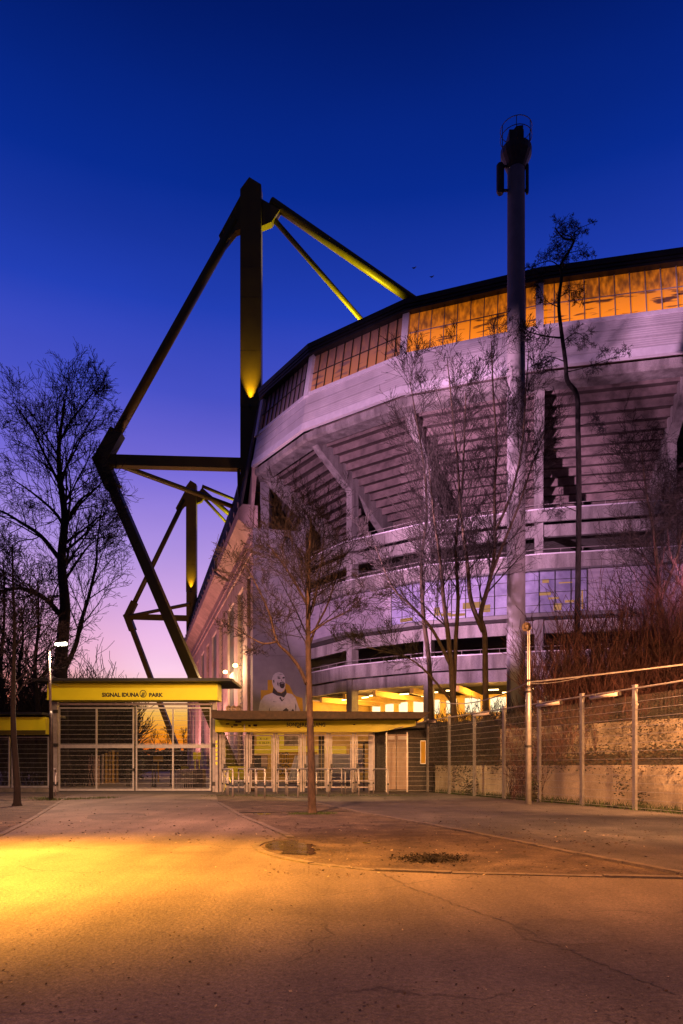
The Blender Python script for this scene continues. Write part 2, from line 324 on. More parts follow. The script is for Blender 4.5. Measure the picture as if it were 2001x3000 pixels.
# the road is cut into simple pieces through triangulation by Blender
def tri_sheet(name, pts, z, m, **k):
    from mathutils.geometry import tessellate_polygon
    vs = [Vector((p[0], p[1], 0)) for p in pts]; tr = tessellate_polygon([vs]); mb = MB()
    mb.add([(v.x, v.y, z) for v in vs], [t if ((vs[t[1]]-vs[t[0]]).cross(vs[t[2]]-vs[t[0]])).z > 0 else (t[0], t[2], t[1]) for t in tr])
    return mb.build(name, m, kind='structure', **k)
tri_sheet('road', road, .004, M['asphalt'])
k3 = [G(925, 2354), G(1057, 2382), G(1236, 2414), G(1400, 2446), G(1700, 2506), G(2001, 2565), G(2500, 2660)]
dirt = [p for p in k1] + [p for p in k2[1:10]] + [G(1990, 2573)] + [p for p in reversed(k3[:6])] + [G(800, 2335)]
tri_sheet('dirt_island', dirt, .008, M['dirt'])
tri_sheet('side_road', [G(800, 2334)]+k3[:6]+[G(2001, 2575), G(2600, 2590), (19, 9), (9.2, 20), (4.2, 34.3)], .006, M['asphalt_dark'])
tri_sheet('verge', [(-26, 33.9)]+left_edge[:7]+[(-30, 5)], .008, M['dirt'])
tri_sheet('plaza', [(-80, 35.5), (7, 35.5), (7, 66), (-8, 150), (-80, 150)], .006, M['plaza'])
def kerb(name, pts, w, h):
    mb = MB(); r = random.Random(3)
    for a, b in zip(pts[:-1], pts[1:]):
        a = Vector((a[0], a[1], 0)); b = Vector((b[0], b[1], 0)); L = (b-a).length; n = max(1, int(L/.8))
        for i in range(n):
            p = a.lerp(b, i/n); q = a.lerp(b, (i+1)/n-.012/L*1.0); hh = h+r.uniform(-.008, .008)
            mb.beam(p+Vector((0, 0, hh/2-.02)), q+Vector((0, 0, hh/2-.02)), w, hh+.04)
    return mb.build(name, M['kerb'], kind='structure')
kerb('kerb', k1[1:], .13, .03); kerb('kerb', k2[1:], .12, .022); kerb('kerb', k3, .12, .04)
kerb('kerb', left_edge[1:6], .12, .02)
def smooth_closed(pts, it=2):
    for _ in range(it):
        q = []
        for i in range(len(pts)):
            a = pts[i]; b = pts[(i+1) % len(pts)]
            q += [(a[0]*.75+b[0]*.25, a[1]*.75+b[1]*.25), (a[0]*.25+b[0]*.75, a[1]*.25+b[1]*.75)]
        pts = q
    return pts
M['water'] = mat('puddle_water', (.03, .02, .016), .10, spec=.35, bump=.15, bscale=3, c2=(.02, .014, .012))
for pl in ([(772, 2480), (790, 2470), (822, 2467), (850, 2463), (880, 2466), (862, 2472), (905, 2474), (935, 2481), (900, 2484), (950, 2492), (915, 2494), (930, 2504), (890, 2508), (850, 2504), (815, 2503), (838, 2494), (790, 2492)],
           [(740, 2383), (795, 2384), (790, 2388), (745, 2388)], [(1060, 2469), (1090, 2468), (1085, 2473), (1062, 2473)]):
    tri_sheet('puddle', smooth_closed([(G(*p).x, G(*p).y) for p in pl]), .014, M['water'])
# cracks across the asphalt
def crack(px, seed, w):
    r = random.Random(seed); pts = []
    for a, b in zip(px[:-1], px[1:]):
        A = G(*a); B = G(*b)
        for i in range(14):
            p = A.lerp(B, i/14); pts.append(p+Vector((r.uniform(-.03, .03), r.uniform(-.03, .03), 0)))
    mb = MB()
    for i in range(len(pts)-1):
        d = (pts[i+1]-pts[i]).normalized(); s = Vector((-d.y, d.x, 0))*w*r.uniform(.4, 1.3)
        mb.face([pts[i]-s+Vector((0, 0, .0075)), pts[i+1]-s+Vector((0, 0, .0075)), pts[i+1]+s+Vector((0, 0, .0075)), pts[i]+s+Vector((0, 0, .0075))])
    mb.build('road_crack', M['asphalt_dark'], kind='structure')
crack([(1110, 2556), (1200, 2600), (1330, 2650), (1500, 2710), (1650, 2780), (1800, 2840), (2001, 2925)], 1, .006)
for pl in ([(1480, 2700), (1700, 2690), (1850, 2760), (1560, 2775)], [(260, 2385), (420, 2380), (440, 2400), (250, 2404)]):
    tri_sheet('road_patch', smooth_closed([(G(*p).x, G(*p).y) for p in pl], 1), .0062, M['asphalt_patch'])
MB().beam(G(700, 2383)+Vector((0, 0, .02)), G(1022, 2378)+Vector((0, 0, .02)), .04, .02).build('drain_channel', M['black'], kind='structure')
# loose leaves, twigs and stones
mb = MB(); r = random.Random(11)
for i in range(3400):
    if i % 3 == 0: px, py = r.uniform(-100, 2101), 2600*(1)/(1) and r.uniform(2460, 3000)
    elif i % 3 == 1: px, py = r.uniform(760, 1900), r.uniform(2400, 2575)
    else: px, py = r.uniform(0, 2001), r.uniform(2335, 2470)
    c = G(px, py, .012); s = r.uniform(.008, .026)*(1.0 if py > 2500 else 1.5)
    if i % 3 == 0: s *= .55
    a = r.uniform(0, 6.28); u = Vector((math.cos(a), math.sin(a), r.uniform(-.1, .5)))*s; v = Vector((-math.sin(a), math.cos(a), r.uniform(-.1, .5)))*s*r.uniform(.25, .8)
    mb.face([c-u, c+v, c+u, c-v], 0 if r.random() < .6 else (1 if r.random() < .6 else 2))
mb.build('leaf_litter', [M['leaf_brown'], M['soil'], M['concrete_wall']], kind='stuff', label='dead leaves, grit and twigs scattered over the asphalt and dirt')
# clumps of leaves on the island
mb = MB()
for i in range(2600):
    c = G(r.gauss(1265, 45), r.gauss(2519, 6), 0); c.z = abs(r.gauss(.01, .02)); s = r.uniform(.010, .028)
    a = r.uniform(0, 6.28); u = Vector((math.cos(a), math.sin(a), r.uniform(-.7, .7)))*s; v = Vector((-math.sin(a), math.cos(a), r.uniform(-.7, .7)))*s*.5
    mb.face([c-u, c+v, c+u, c-v])
mb.build('leaf_pile', M['bark_dark'], label='dark heap of wet leaves on the dirt island', cat='leaf pile')
def tufts(name, spots, label, m, seed, h=(.04, .16), n=40, sp_=.35):
    mb = MB(); r = random.Random(seed)
    for c in spots:
        for _ in range(n):
            p = Vector((c[0]+r.gauss(0, sp_), c[1]+r.gauss(0, sp_), c[2] if len(c) > 2 else 0)); hh = r.uniform(*h); a = r.uniform(0, 6.28)
            w = Vector((math.cos(a), math.sin(a), 0))*.012; t = Vector((r.gauss(0, .4), r.gauss(0, .4), 1))*hh
            mb.add([p-w, p+w, p+t], [(0, 1, 2)])
    return mb.build(name, m, kind='stuff', label=label)

# ------------------------------------------------------------------ stadium
ST = thing('stadium', (10, 60, 0), 'large concrete football stadium with lit glazed top band and cantilevered stand', 'stadium')
Cc = [(-10.3, 77), (-7.7, 67.1), (-2.55, 60), (5.2, 54.4), (14.8, 51), (25.1, 48.9), (35.5, 47.7), (46, 48)]
Nn = [(.95, .3), (.80, .60), (.707, .707), (.466, .884), (.267, .963), (.17, .985), (.07, .997), (0, 1)]
def ring(i, s, z): return Vector((Cc[i][0]+Nn[i][0]*s, Cc[i][1]+Nn[i][1]*s, z))
def rlerp(i, t, s, z): return ring(i, s, z).lerp(ring(i+1, s, z), t)
def ringsolid(mb, prof, i0, i1, m=0, t0=0, t1=1):
    n = len(prof); secs = [[rlerp(i0, t0, s, z) for s, z in prof]] if t0 else [[ring(i0, s, z) for s, z in prof]]
    for i in range(i0+1, i1): secs.append([ring(i, s, z) for s, z in prof])
    secs.append([rlerp(i1-1, t1, s, z) for s, z in prof])
    vs = [v for s in secs for v in s]; fs = [tuple(range(n))]
    for k in range(len(secs)-1):
        for j in range(n): fs.append((k*n+j, (k+1)*n+j, (k+1)*n+(j+1) % n, k*n+(j+1) % n))
    fs.append(tuple(range(len(vs)-1, len(vs)-n-1, -1)))
    return mb.add(vs, fs, m)
def sof(z): return -1.3*(37.3-z)/6.9
# roof plane with dark stepped edge
rf = MB()
rp_ = [ring(i, -.2, 38.0) for i in range(1, 8)]
rf.prism([Vector((-39.5, 176, 38.0)), Vector((-14.4, 93, 38.0))]+rp_+[Vector((46, 176, 38))], (0, 0, .15))
roof = rf.build('roof', M['roof_dark'], ST)
re_ = MB()
for k, (a, b) in enumerate([(37.32, 37.5), (37.56, 37.74), (37.80, 38.2)]):
    ringsolid(re_, [(-.45-.06*k, a), (-.45-.06*k, b), (.3, b), (.3, a)], 1, 7)
re_.build('roof_edge', M['roof_dark'], roof)
# corrugated fascia per bay
mats_w = {1: 'lit1', 2: 'lit2', 3: 'lit3', 4: 'lit3', 5: 'lit3', 6: 'lit3'}
for i in range(1, 7):
    fp = MB(); s0 = sof
    for a, b in [(31.05, 31.85), (31.88, 32.7), (32.73, 33.5)]:
        # horizontal corrugation lines inside each panel row
        n = 9; prof = []
        for j in range(n+1):
            z = b-(b-a)*j/n; prof.append((s0(z)+(.0 if j % 2 else .014), z))
        prof += [(s0(a)+.3, a), (s0(b)+.3, b)]
        ringsolid(fp, prof, i, i+1)
    f = fp.build('fascia_panel', M['cladding'], ST)
    tr = MB()
    ringsolid(tr, [(s0(30.35)-.05, 30.35), (s0(31.0)-.05, 31.0), (s0(31.0)+.3, 31.0), (s0(30.35)+.3, 30.35)], i, i+1)
    ringsolid(tr, [(s0(33.52)-.05, 33.52), (s0(33.85)-.05, 33.85), (s0(33.85)+.3, 33.85), (s0(33.52)+.3, 33.52)], i, i+1)
    tr.build('trim', M['trim'], f)
    w = MB(); ringsolid(w, [(s0(33.86)+.12, 33.86), (s0(37.3)+.12, 37.3), (s0(37.3)+.16, 37.3), (s0(33.86)+.16, 33.86)], i, i+1)
    wo_ = w.build('window_band', M[mats_w[i]], ST)
    fr = MB(); n = 11 if i < 3 else 10
    for j in range(1, n):
        a = rlerp(i, j/n, s0(33.86)+.06, 33.86); b = rlerp(i, j/n, s0(37.3)+.06, 37.3); fr.beam(a, b, .09 if i < 3 else .06, .1)
    a = rlerp(i, 0, s0(35.6)+.07, 35.6); b = rlerp(i, 1, s0(35.6)+.07, 35.6); fr.beam(a, b, .08, .05)
    fr.build('window_frame', M['steel_dark'] if i < 3 else M['steel_white'], wo_)
for i in range(1, 8):
    pl = MB(); pl.beam(ring(i, sof(33.5)+.0, 33.5), ring(i, sof(37.3)+.0, 37.3), .55, .3, up=(Nn[i][0], Nn[i][1], 0)).build('pilaster', M['trim'], ST)
eb = MB(); ringsolid(eb, [(-.95, 29.75), (-.95, 30.2), (-.75, 30.33), (.6, 30.33), (.6, 29.6), (-.7, 29.6)], 0, 7); eb.build('edge_beam', M['concrete'], ST)
# stepped underside of the stand
prof = [(.5, 31.4)]; s, z = .5, 30.7; prof.append((s, z))
for k in range(19):
    prof += [(s, z-.46-.07), (s+.15, z-.46-.07), (s+.15, z-.46+.10), (s+.80, z-.46+.10)]; z -= .46; s += .82; prof.append((s, z+.10))
top = [(s, z+1.4), (.5, 30.6)]
clean = [prof[0], prof[1]]
for q in prof[2:]:
    if (abs(q[0]-clean[-1][0])+abs(q[1]-clean[-1][1])) > 1e-4: clean.append(q)
sb = MB(); ringsolid(sb, clean+[(s+.3, z), (s+.3, z+1.6), (1.2, 31.5)], 0, 7); 
# the flat plank faces carry painted shade, darker than the risers
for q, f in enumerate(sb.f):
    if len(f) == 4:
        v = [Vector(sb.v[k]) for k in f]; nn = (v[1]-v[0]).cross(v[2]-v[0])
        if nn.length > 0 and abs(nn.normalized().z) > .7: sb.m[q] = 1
sb.build('seating_underside', [M['soffit'], M['tread_shade']], ST)
def radial_plate(mb, i, poly, th):
    T = Vector((-Nn[i][1], Nn[i][0], 0))*th/2
    mb.prism([ring(i, s, z)-T for s, z in poly], T*2)
for i in range(1, 8):
    rk = MB(); radial_plate(rk, i, [(.3, 29.6), (.7, 29.2), (4.6, 26.75), (5.6, 26.6), (13, 21.2), (13, 24.2), (5.6, 28.6), (1.0, 31.4), (.5, 31.4)], .74)
    rk.build('raker_beam', M['concrete'], ST)
    c = MB(); radial_plate(c, i, [(4.6, 0), (5.5, 0), (5.5, 26.6), (4.6, 26.74)], .68); c.build('column', M['concrete'], ST)
def band(name, prof, m, i0=1, i1=7, **k):
    b = MB(); ringsolid(b, prof, i0, i1, **k); return b.build(name, m, ST)
def rect(s0, s1, z0, z1): return [(s0, z0), (s0, z1), (s1, z1), (s1, z0)]
for zt, zb in ((21.9, 20.95), (18.3, 17.15), (10.5, 9.35)):
    pb = band('parapet', rect(4.0, 4.2, zb, zt), M['concrete'])
    cp = MB(); ringsolid(cp, rect(3.95, 4.26, zt+.003, zt+.09), 1, 7); cp.build('coping', M['trim'], pb)
    rl_ = MB()
    for i in range(1, 7):
        rl_.tube([rlerp(i, 0, 4.1, zt+.45), rlerp(i, 1, 4.1, zt+.45)], .03, 5)
        for j in range(6): rl_.tube([rlerp(i, j/6, 4.1, zt+.06), rlerp(i, j/6, 4.1, zt+.45)], .02, 4)
    rl_.build('railing', M['steel_white'], pb)
for zt, zb in ((20.9, 19.95), (13.15, 12.1), (9.3, 8.3)): band('floor_beam', rect(4.7, 5.1, zb, zt), M['concrete'])
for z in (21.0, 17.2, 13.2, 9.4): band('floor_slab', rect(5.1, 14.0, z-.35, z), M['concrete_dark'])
band('ledge', rect(3.4, 4.7, 13.2, 13.5), M['rib']); band('ledge', rect(3.7, 4.6, 16.95, 17.1), M['rib'])
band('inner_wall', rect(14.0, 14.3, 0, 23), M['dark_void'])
# second-floor cladding band: corrugated, glass, corrugated
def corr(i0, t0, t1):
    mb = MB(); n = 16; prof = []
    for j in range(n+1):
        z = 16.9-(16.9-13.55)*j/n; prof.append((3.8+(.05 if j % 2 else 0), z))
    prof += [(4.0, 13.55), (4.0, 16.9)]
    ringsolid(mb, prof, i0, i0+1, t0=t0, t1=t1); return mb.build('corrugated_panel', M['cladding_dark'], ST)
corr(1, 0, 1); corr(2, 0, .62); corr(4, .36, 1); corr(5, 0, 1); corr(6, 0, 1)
for (i, a, b, n) in ((2, .62, 1, 3), (3, 0, 1, 8), (4, 0, .36, 3)):
    g = MB(); ringsolid(g, rect(3.8, 3.85, 13.55, 16.9), i, i+1, t0=a, t1=b); go = g.build('window', M['glass'], ST)
    fr = MB()
    for j in range(n+1):
        t = a+(b-a)*j/n; fr.beam(rlerp(i, t, 3.76, 13.55), rlerp(i, t, 3.76, 16.9), .05, .05)
    for z in (13.6, 14.2, 15.2, 16.2, 16.85): fr.beam(rlerp(i, a, 3.77, z), rlerp(i, b, 3.77, z), .035, .04)
    fr.build('frame', M['steel_dark'], go)
r = random.Random(5)
M['win_room'] = emis('lit_room', (1, .48, .22), .42)
for (i, t, z, w_, h_) in ((3, .12, 14.3, .05, .7), (3, .20, 14.0, .09, .25), (3, .43, 14.6, .16, .5), (3, .55, 14.25, .08, .6), (3, .30, 13.9, .14, .2), (3, .84, 14.9, .05, .3), (4, .04, 15.1, .1, .28), (4, .14, 14.0, .06, .55), (4, .20, 15.9, .10, .1), (4, .23, 14.4, .07, .2), (4, .11, 14.7, .08, .16), (4, .325, 14.5, .012, 1.5), (2, .8, 13.9, .15, .3), (4, .05, 16.1, .05, .3)):
    lw = MB(); ringsolid(lw, rect(3.785, 3.795, z-h_/2, z+h_/2), i, i+1, t0=max(t-w_/2, .001), t1=t+w_/2); lw.build('lit_room', M['win_room'], ST)
# ground floor: lit hall
M['hall'] = mat('hall_plaster', (.62, .42, .12), .8, (.5, .33, .10), 1, 4)
band('hall_wall', rect(13.6, 13.9, 3.5, 8.2), M['hall'])
for i in range(1, 6):
    for j in range(3):
        t = (j+.2)/3; hall = MB(); ringsolid(hall, rect(13.52, 13.57, 6.5, 7.9), i, i+1, t0=max(t, .001), t1=t+.2); hall.build('hall_window', M['win_warm'], ST)
hc = MB()
for i in range(1, 6):
    for j in (.25, .75): hc.beam(rlerp(i, j, 5.6, 8.0), rlerp(i, j, 13.5, 8.0), .35, .5)
hc.build('ceiling_beam', M['hall'], ST)
for i in range(1, 6):
    for j, s_ in ((.12, 6.3), (.5, 6.9), (.62, 9.5), (.88, 7.2)):
        a = rlerp(i, j, s_, 7.9); b = rlerp(i, min(j+.12, 1), s_, 7.9); MB().beam(a, b, .12, .09).build('tube_lamp', M['tube_warm'], ST)
    p = rlerp(i, .5, 8.5, 7.2); bulb(p, (1, .5, .08), 1500, .5)
ew = MB(); ew.prism([(-4.6, 70.9, 0), (5.2, 77.2, 0), (5.2, 77.2, 8.2), (-4.6, 70.9, 8.2)], (-.1, .2, 0)); ew.build('end_wall', M['hall'], ST)
ew = MB(); ew.prism([(-8.3, 70.3, 8.25), (-4.6, 70.9, 8.25), (5.2, 77.2, 8.25), (5.2, 77.2, 26.5), (-4.6, 70.9, 26.5), (-8.3, 70.3, 26.5)][1:5], (-.1, .2, 0)); ew.build('upper_end_wall', M['concrete_dark'], ST)
band('hall_floor', rect(3.0, 14.0, 3.2, 3.5), M['concrete_dark'])
band('base_wall', rect(3.2, 3.5, 0, 5.0), M['concrete_dark'])
# west side
A = Vector((-8.58, 66, 0)); U = Vector((-.2914, .9566, 0)); OUT = Vector((-.9566, -.2914, 0))
def W(y, z, w=0):   # point on the west wall at depth y, w metres proud of it
    t = (y-A.y)/U.y; p = A+U*t+OUT*w; p.z = z; return p
def wbox(mb, y0, y1, z0, z1, w0, w1, m=0):
    mb.hexa([W(y0, z0, w1), W(y1, z0, w1), W(y1, z0, w0), W(y0, z0, w0), W(y0, z1, w1), W(y1, z1, w1), W(y1, z1, w0), W(y0, z1, w0)], m)
ww = MB()
opens = []
y = 67.0
seqs = [(67.2, 69.2, 'g'), (71.8, 75.6, 'g'), (78.4, 83.5, 'w'), (88, 91.8, 'g'), (94.8, 100.5, 'w'), (104, 107.9, 'g'), (111.5, 116.6, 'w'), (121, 124.8, 'g'), (128, 133, 'w'), (137, 141, 'g')]
prev = 66.0
for (a, b, k) in seqs:
    wbox(ww, prev, a, 0, 24.3, -.6, 0); wbox(ww, a, b, 20.25, 24.3, -.6, 0)
    wbox(ww, a, b, 0, 1.2, -.6, 0)
    if k == 'w': wbox(ww, a, b, 10.9, 12.2, -.6, 0)
    prev = b
wbox(ww, prev, 146, 0, 24.3, -.6, 0)
wall = ww.build('side_wall', M['west'], ST)
wh = MB(); wbox(wh, 66.2, 145, 22.0, 22.4, .0, .14); wbox(wh, 66.2, 145, 23.1, 23.3, .0, .1); wh.build('string_course', M['west'], wall)
for (a, b, k) in seqs:
    if k == 'g':
        back = MB(); wbox(back, a, b, 1.2, 20.25, -.62, -.55); go = back.build('window', M['dark_void'], ST)
        g = MB(); zz = 1.4
        while zz < 20.2:
            wbox(g, a, b, zz, zz+.07, -.32, -.26); zz += .62
        for j in range(1, 4): wbox(g, a+(b-a)*j/4-.05, a+(b-a)*j/4+.05, 1.2, 20.25, -.3, -.26)
        g.build('grille', M['rib'], go)
    else:
        back = MB(); wbox(back, a, b, 1.2, 10.9, -.5, -.4); wbox(back, a, b, 12.2, 15.7, -.5, -.4); wbox(back, a, b, 16.6, 20.25, -.5, -.4)
        go = back.build('window', M['win_pink'], ST)
        g = MB(); wbox(g, a, b, 15.7, 16.6, -.5, -.3); g.build('spandrel', M['redspandrel'], go)
        g = MB()
        for j in range(9): wbox(g, a+(b-a)*j/8-.12, a+(b-a)*j/8+.06, 1.2, 20.25, -.38, -.24)
        g.build('frame', M['rib'], go)
# eaves and sloping ribbed upper skirt
ev = MB(); prof = [(0, 24.3), (1.3, 25.3), (1.3, 26.3), (0.9, 26.8), (-.6, 26.8), (-.6, 24.3)]
n = len(prof); vs = [W(66.6, z, w) for w, z in prof]+[W(148, z, w) for w, z in prof]
ev.add(vs, [tuple(range(n)), tuple(range(2*n-1, n-1, -1))]+[(j, n+j, n+(j+1) % n, (j+1) % n) for j in range(n)])
ev.build('eaves', M['west'], ST)
def roofline(y):
    if y < 93: t = (y-67.1)/25.9; return Vector((-7.7-6.7*t, y, 38.0))
    t = (y-93)/83; return Vector((-14.4-25.1*t, y, 38.0))
sk = MB(); N = 60
ys = [67.5+(150-67.5)*j/N for j in range(N+1)]
for a, b in zip(ys[:-1], ys[1:]):
    p0, p1, q1, q0 = W(a, 26.8, .85), W(b, 26.8, .85), roofline(b), roofline(a)
    sk.add([p0, p1, q1, q0, p0-OUT*.2, p1-OUT*.2, q1-OUT*.2, q0-OUT*.2], [(0, 1, 2, 3), (7, 6, 5, 4)])
    sk.beam(p0+OUT*.06, q0+OUT*.06, .12, .22, up=OUT)
sk.build('skirt_cladding', M['rib'], ST)
for a, b in zip(ys[:-1:2], ys[1::2]):
    MB().beam(W(a, 26.9, 1.1), W(b, 27.6, 1.0), .12, .5).build('skirt_bracket', M['west'], ST)
dp = MB(); dp.tube([W(84, 26.8, 1.3), W(84, 25.0, 1.5), W(82.5, 24.0, .8), W(82, 23.6, .2)], .18, 8); dp.build('downpipe', M['rib'], ST)
ep = MB(); ep.prism([W(66.3, 24.4, 0), ring(1, -1.1, 30.4), ring(1, -.3, 34), ring(1, .6, 37.0), Vector((-8.6, 71, 37.0)), W(71, 24.4, 0)], (-.12, -.05, 0)); ep.build('corner_panel', M['west'], ST)
# concrete tower with the painted figure
TW = MB(); TA = A; TB = Vector((-3.52, 67.3, 0)); td = (TB-TA).normalized(); tn = Vector((td.y, -td.x, 0))
bk = Vector((.2, 3.6, 0))
for (z0, z1) in ((0, 6.0), (6.02, 12.1), (12.12, 18.2), (18.22, 24.4)):
    TW.prism([Vector((p.x, p.y, z0)) for p in (TA+td*.02, TB, TB+bk, TA+bk+td*.4)], (0, 0, z1-z0))
TW.build('tower_wall', M['tower'], ST)
MB().prism([Vector((p.x, p.y, 0)) for p in (TA+td*.3+bk*.1, TB-td*.1+bk*.1, TB-td*.1+bk*.9, TA+td*.6+bk*.9)], (0, 0, 24.38)).build('tower_core', M['concrete_dark'], ST)
MB().prism([Vector((p.x, p.y, 24.4)) for p in (TA+td*.4+bk*.5, TA+td*1.3+bk*.5, TA+td*1.3+bk, TA+td*.4+bk)], (0, 0, 6)).build('tower_pier', M['tower'], ST)
def face_pt(px, py, off=.01):
    # on the tower's face plane
    d = Vector(((px-CX)/F, 1, (HY-py)/F)); t = (TA-Vector((0, 0, 0))).dot(tn)/d.dot(tn); p = d*t; p.z += CH; return p+tn*off
def mural_poly(mb, pts, m, off): mb.prism([face_pt(px, py, off) for px, py in pts], tn*.004, m)
mu = MB()
mural_poly(mu, [(764, 2046), (764, 2022), (784, 2022), (784, 1992), (800, 1992), (806, 2000), (835, 2000), (848, 2008), (860, 2034), (868, 2040), (886, 2045), (888, 2089), (764, 2089)], 1, .006)
mural_poly(mu, [(756, 2089), (762, 2055), (775, 2038), (800, 2029), (812, 2034), (826, 2040), (840, 2030), (856, 2034), (866, 2045), (874, 2070), (882, 2089)], 0, .012)
mural_poly(mu, [(802, 2014), (798, 2003), (797, 1990), (800, 1979), (807, 1972), (817, 1969), (827, 1972), (833, 1979), (835, 1990), (836, 2004), (835, 2014), (831, 2024), (824, 2029), (813, 2026)], 0, .018)
mural_poly(mu, [(798, 2030), (801, 2013), (806, 2020), (813, 2028), (824, 2031), (832, 2026), (837, 2017), (840, 2031), (832, 2044), (824, 2040), (812, 2038)], 2, .024)
mural_poly(mu, [(818, 2001), (822, 1998), (829, 1997), (834, 2001), (834, 2010), (830, 2017), (823, 2016), (819, 2010)], 2, .03)
mural_poly(mu, [(821, 2002), (824, 2000.5), (830, 2000), (831, 2002)], 0, .036)
mural_poly(mu, [(812, 1986), (816, 1984), (822, 1986), (821, 1988.5), (815, 1988.5)], 2, .03); mural_poly(mu, [(826, 1986), (831, 1983), (834, 1984), (833, 1988), (828, 1988)], 2, .03)
mural_poly(mu, [(810, 1983), (816, 1980.5), (822, 1983), (816, 1982)], 2, .03); mural_poly(mu, [(823, 1988), (826, 1994), (822, 1996), (824, 1993)], 2, .03)
mural_poly(mu, [(814, 1996), (816, 2004), (815, 2012), (812, 2004)], 2, .03); mural_poly(mu, [(800, 1993), (803, 1991), (804, 1999), (801, 2001)], 2, .03)
mural_poly(mu, [(815, 1976), (822, 1975), (829, 1977), (822, 1976.3)], 2, .03)
mural_poly(mu, [(822, 2041), (826, 2051), (834, 2045), (826, 2056), (818, 2045)], 2, .03)
mural_poly(mu, [(866, 2060), (868, 2070), (866, 2088), (865, 2070)], 2, .03); mural_poly(mu, [(800, 2055), (812, 2057), (800, 2056.5)], 2, .03)
mural_poly(mu, [(828, 2082), (838, 2074), (846, 2080), (842, 2086), (832, 2086)], 2, .03); mural_poly(mu, [(853, 2083), (858, 2076), (862, 2084)], 2, .03)
mural_poly(mu, [(787, 2086), (789, 2074), (790, 2074), (790, 2086)], 2, .03)
mu.build('mural', [M['mural_white'], M['mural_gold'], M['mural_black']], ST, label='painted bald man in a white shirt on gold')
# wall lamps on the west wall
for (yy, zz) in ((72.6, 12.0), (80.5, 12.4)):
    p = W(yy, zz, .7)
    t = thing('wall_lamp', W(yy, zz, 0), 'lit wall lamp on the pink side wall, %s' % ('nearer the painted tower' if yy < 75 else 'just above the gate roof'), 'lamp', 'lit wall lamps on the stadium side')
    MB().beam(W(yy, zz, 0), W(yy, zz, .6), .08, .08).build('bracket', M['steel_dark'], t)
    g = MB(); g.tube([p+Vector((0, 0, .2)), p+Vector((0, 0, .1)), p+Vector((0, 0, -.12)), p+Vector((0, 0, -.2))], [.06, .26, .26, .06], 10); g.build('lamp_globe', M['lamp_warm'], t, smooth=True)
    bulb(W(yy, zz-.4, 1.2), (1, .62, .28), 1500, .2)
spot(W(86, 10.6, 2.0), W(86, 0, .6), (1, .6, .35), 600, 120, .6)

# ------------------------------------------------------------------ pylons
def pylon(label, mx_, my, node, foot, z_node, k=1.0, lamp=True, braces=(), stays=()):
    T = thing('roof_pylon', (mx_, my, 0), label, 'pylon', 'yellow roof pylons of the stadium')
    w = 1.08
    m = MB()
    m.prism([(mx_-w+.05, my-.7, 24.5), (mx_+w-.05, my-.7, 24.5), (mx_+w-.05, my-.7, 38.3), (mx_-w+.05, my-.7, 38.3)], (0, 1.2, 0))
    m.prism([(mx_-w, my-.75, 38.31), (mx_+w, my-.75, 38.31), (mx_+w, my-.75, 61.2), (mx_-.15, my-.75, 61.95), (mx_-w, my-.75, 60.7)], (0, 1.3, 0))
    m.box(mx_-w-.28, mx_-w+.4, my+1.2, my+1.9, 26.9, 57.5)
    m.build('mast', M['yellow'], T)
    for z in (54.0-1.4, 49.5, 44): MB().box(mx_-w-.003, mx_+w+.003, my-.753, my+.553, z, z+.06).build('seam', M['yellow'], T)
    g = MB()
    g.prism([(mx_-w, my-.4, 60.4), (mx_-3.35, my-.4, 56.2), (mx_-2.9, my-.4, 55.1), (mx_-1.6, my-.4, 56.7), (mx_-w, my-.4, 56.9)], (0, .8, 0))
    g.build('gusset', M['yellow'], T)
    g = MB(); g.prism([(mx_+w, my-.4, 60.0), (mx_+3.0, my-.4, 58.9), (mx_+2.1, my-.4, 57.6), (mx_+w, my-.4, 57.2)], (0, .8, 0)); g.build('gusset', M['yellow'], T)
    nd = Vector(node); ft = Vector(foot); head = Vector((mx_-1.4, my, 58.4))
    d1 = (head-nd).normalized(); d2 = (ft-nd).normalized()
    MB().tube([nd+d1*2.5, head-d1*.5], .5, 14).build('outrigger', M['yellow'], T, smooth=True)
    MB().beam(nd-d1*.5, nd+d1*3.4, 1.25, 1.35).build('joint_casing', M['yellow'], T)
    MB().beam(nd-d2*.5, nd+d2*3.2, 1.25, 1.35).build('joint_casing', M['yellow'], T)
    MB().beam(nd+d2*2.6, ft, .9, 1.0).build('leg', M['yellow'], T)
    MB().beam(nd+Vector((.3, 0, -.05)), Vector((mx_-w+.05, my, nd.z-.2)), .95, 1.1).build('strut', M['yellow'], T)
    fb = MB(); fb.box(ft.x-.9, ft.x+.9, ft.y-.8, ft.y+.8, 0, 1.3); fb.build('footing', M['yellow_panel'], T)
    for b in braces: MB().tube([b[0], b[1]], b[2], 10).build('brace', M['yellow'], T)
    for b in stays: MB().tube([b[0], b[1]], b[2], 12).build('stay', M['yellow'], T, smooth=True)
    if lamp:
        l = MB(); l.box(mx_-.12, mx_+.12, my-1.4, my-1.1, 38.0, 38.25); l.box(mx_-.04, mx_+.04, my-1.1, my-.7, 38.05, 38.15); l.build('uplight', M['steel_dark'], T)
    return T
n1 = P(298, 1350, 70.5)
pylon('tallest yellow steel pylon, nearest the stadium corner, lit from below', -9.35, 71, n1, (-10.35, 68.3, 0), 32.9,
      braces=[(n1+Vector((1.5, .4, -.2)), Vector((-13.2, 82.5, 32.7)), .28), (Vector((-10.7, 70.8, 33)), Vector((-10.6, 70.8, 29)), .16)],
      stays=[(P(795, 592, 71), Vector((22, 73, 41)).lerp(P(1225, 890, 71.5), 1.0), .48), (P(793, 632, 71), P(1072, 952, 73.5), .27)])
n2 = P(374, 1806, 144.6)
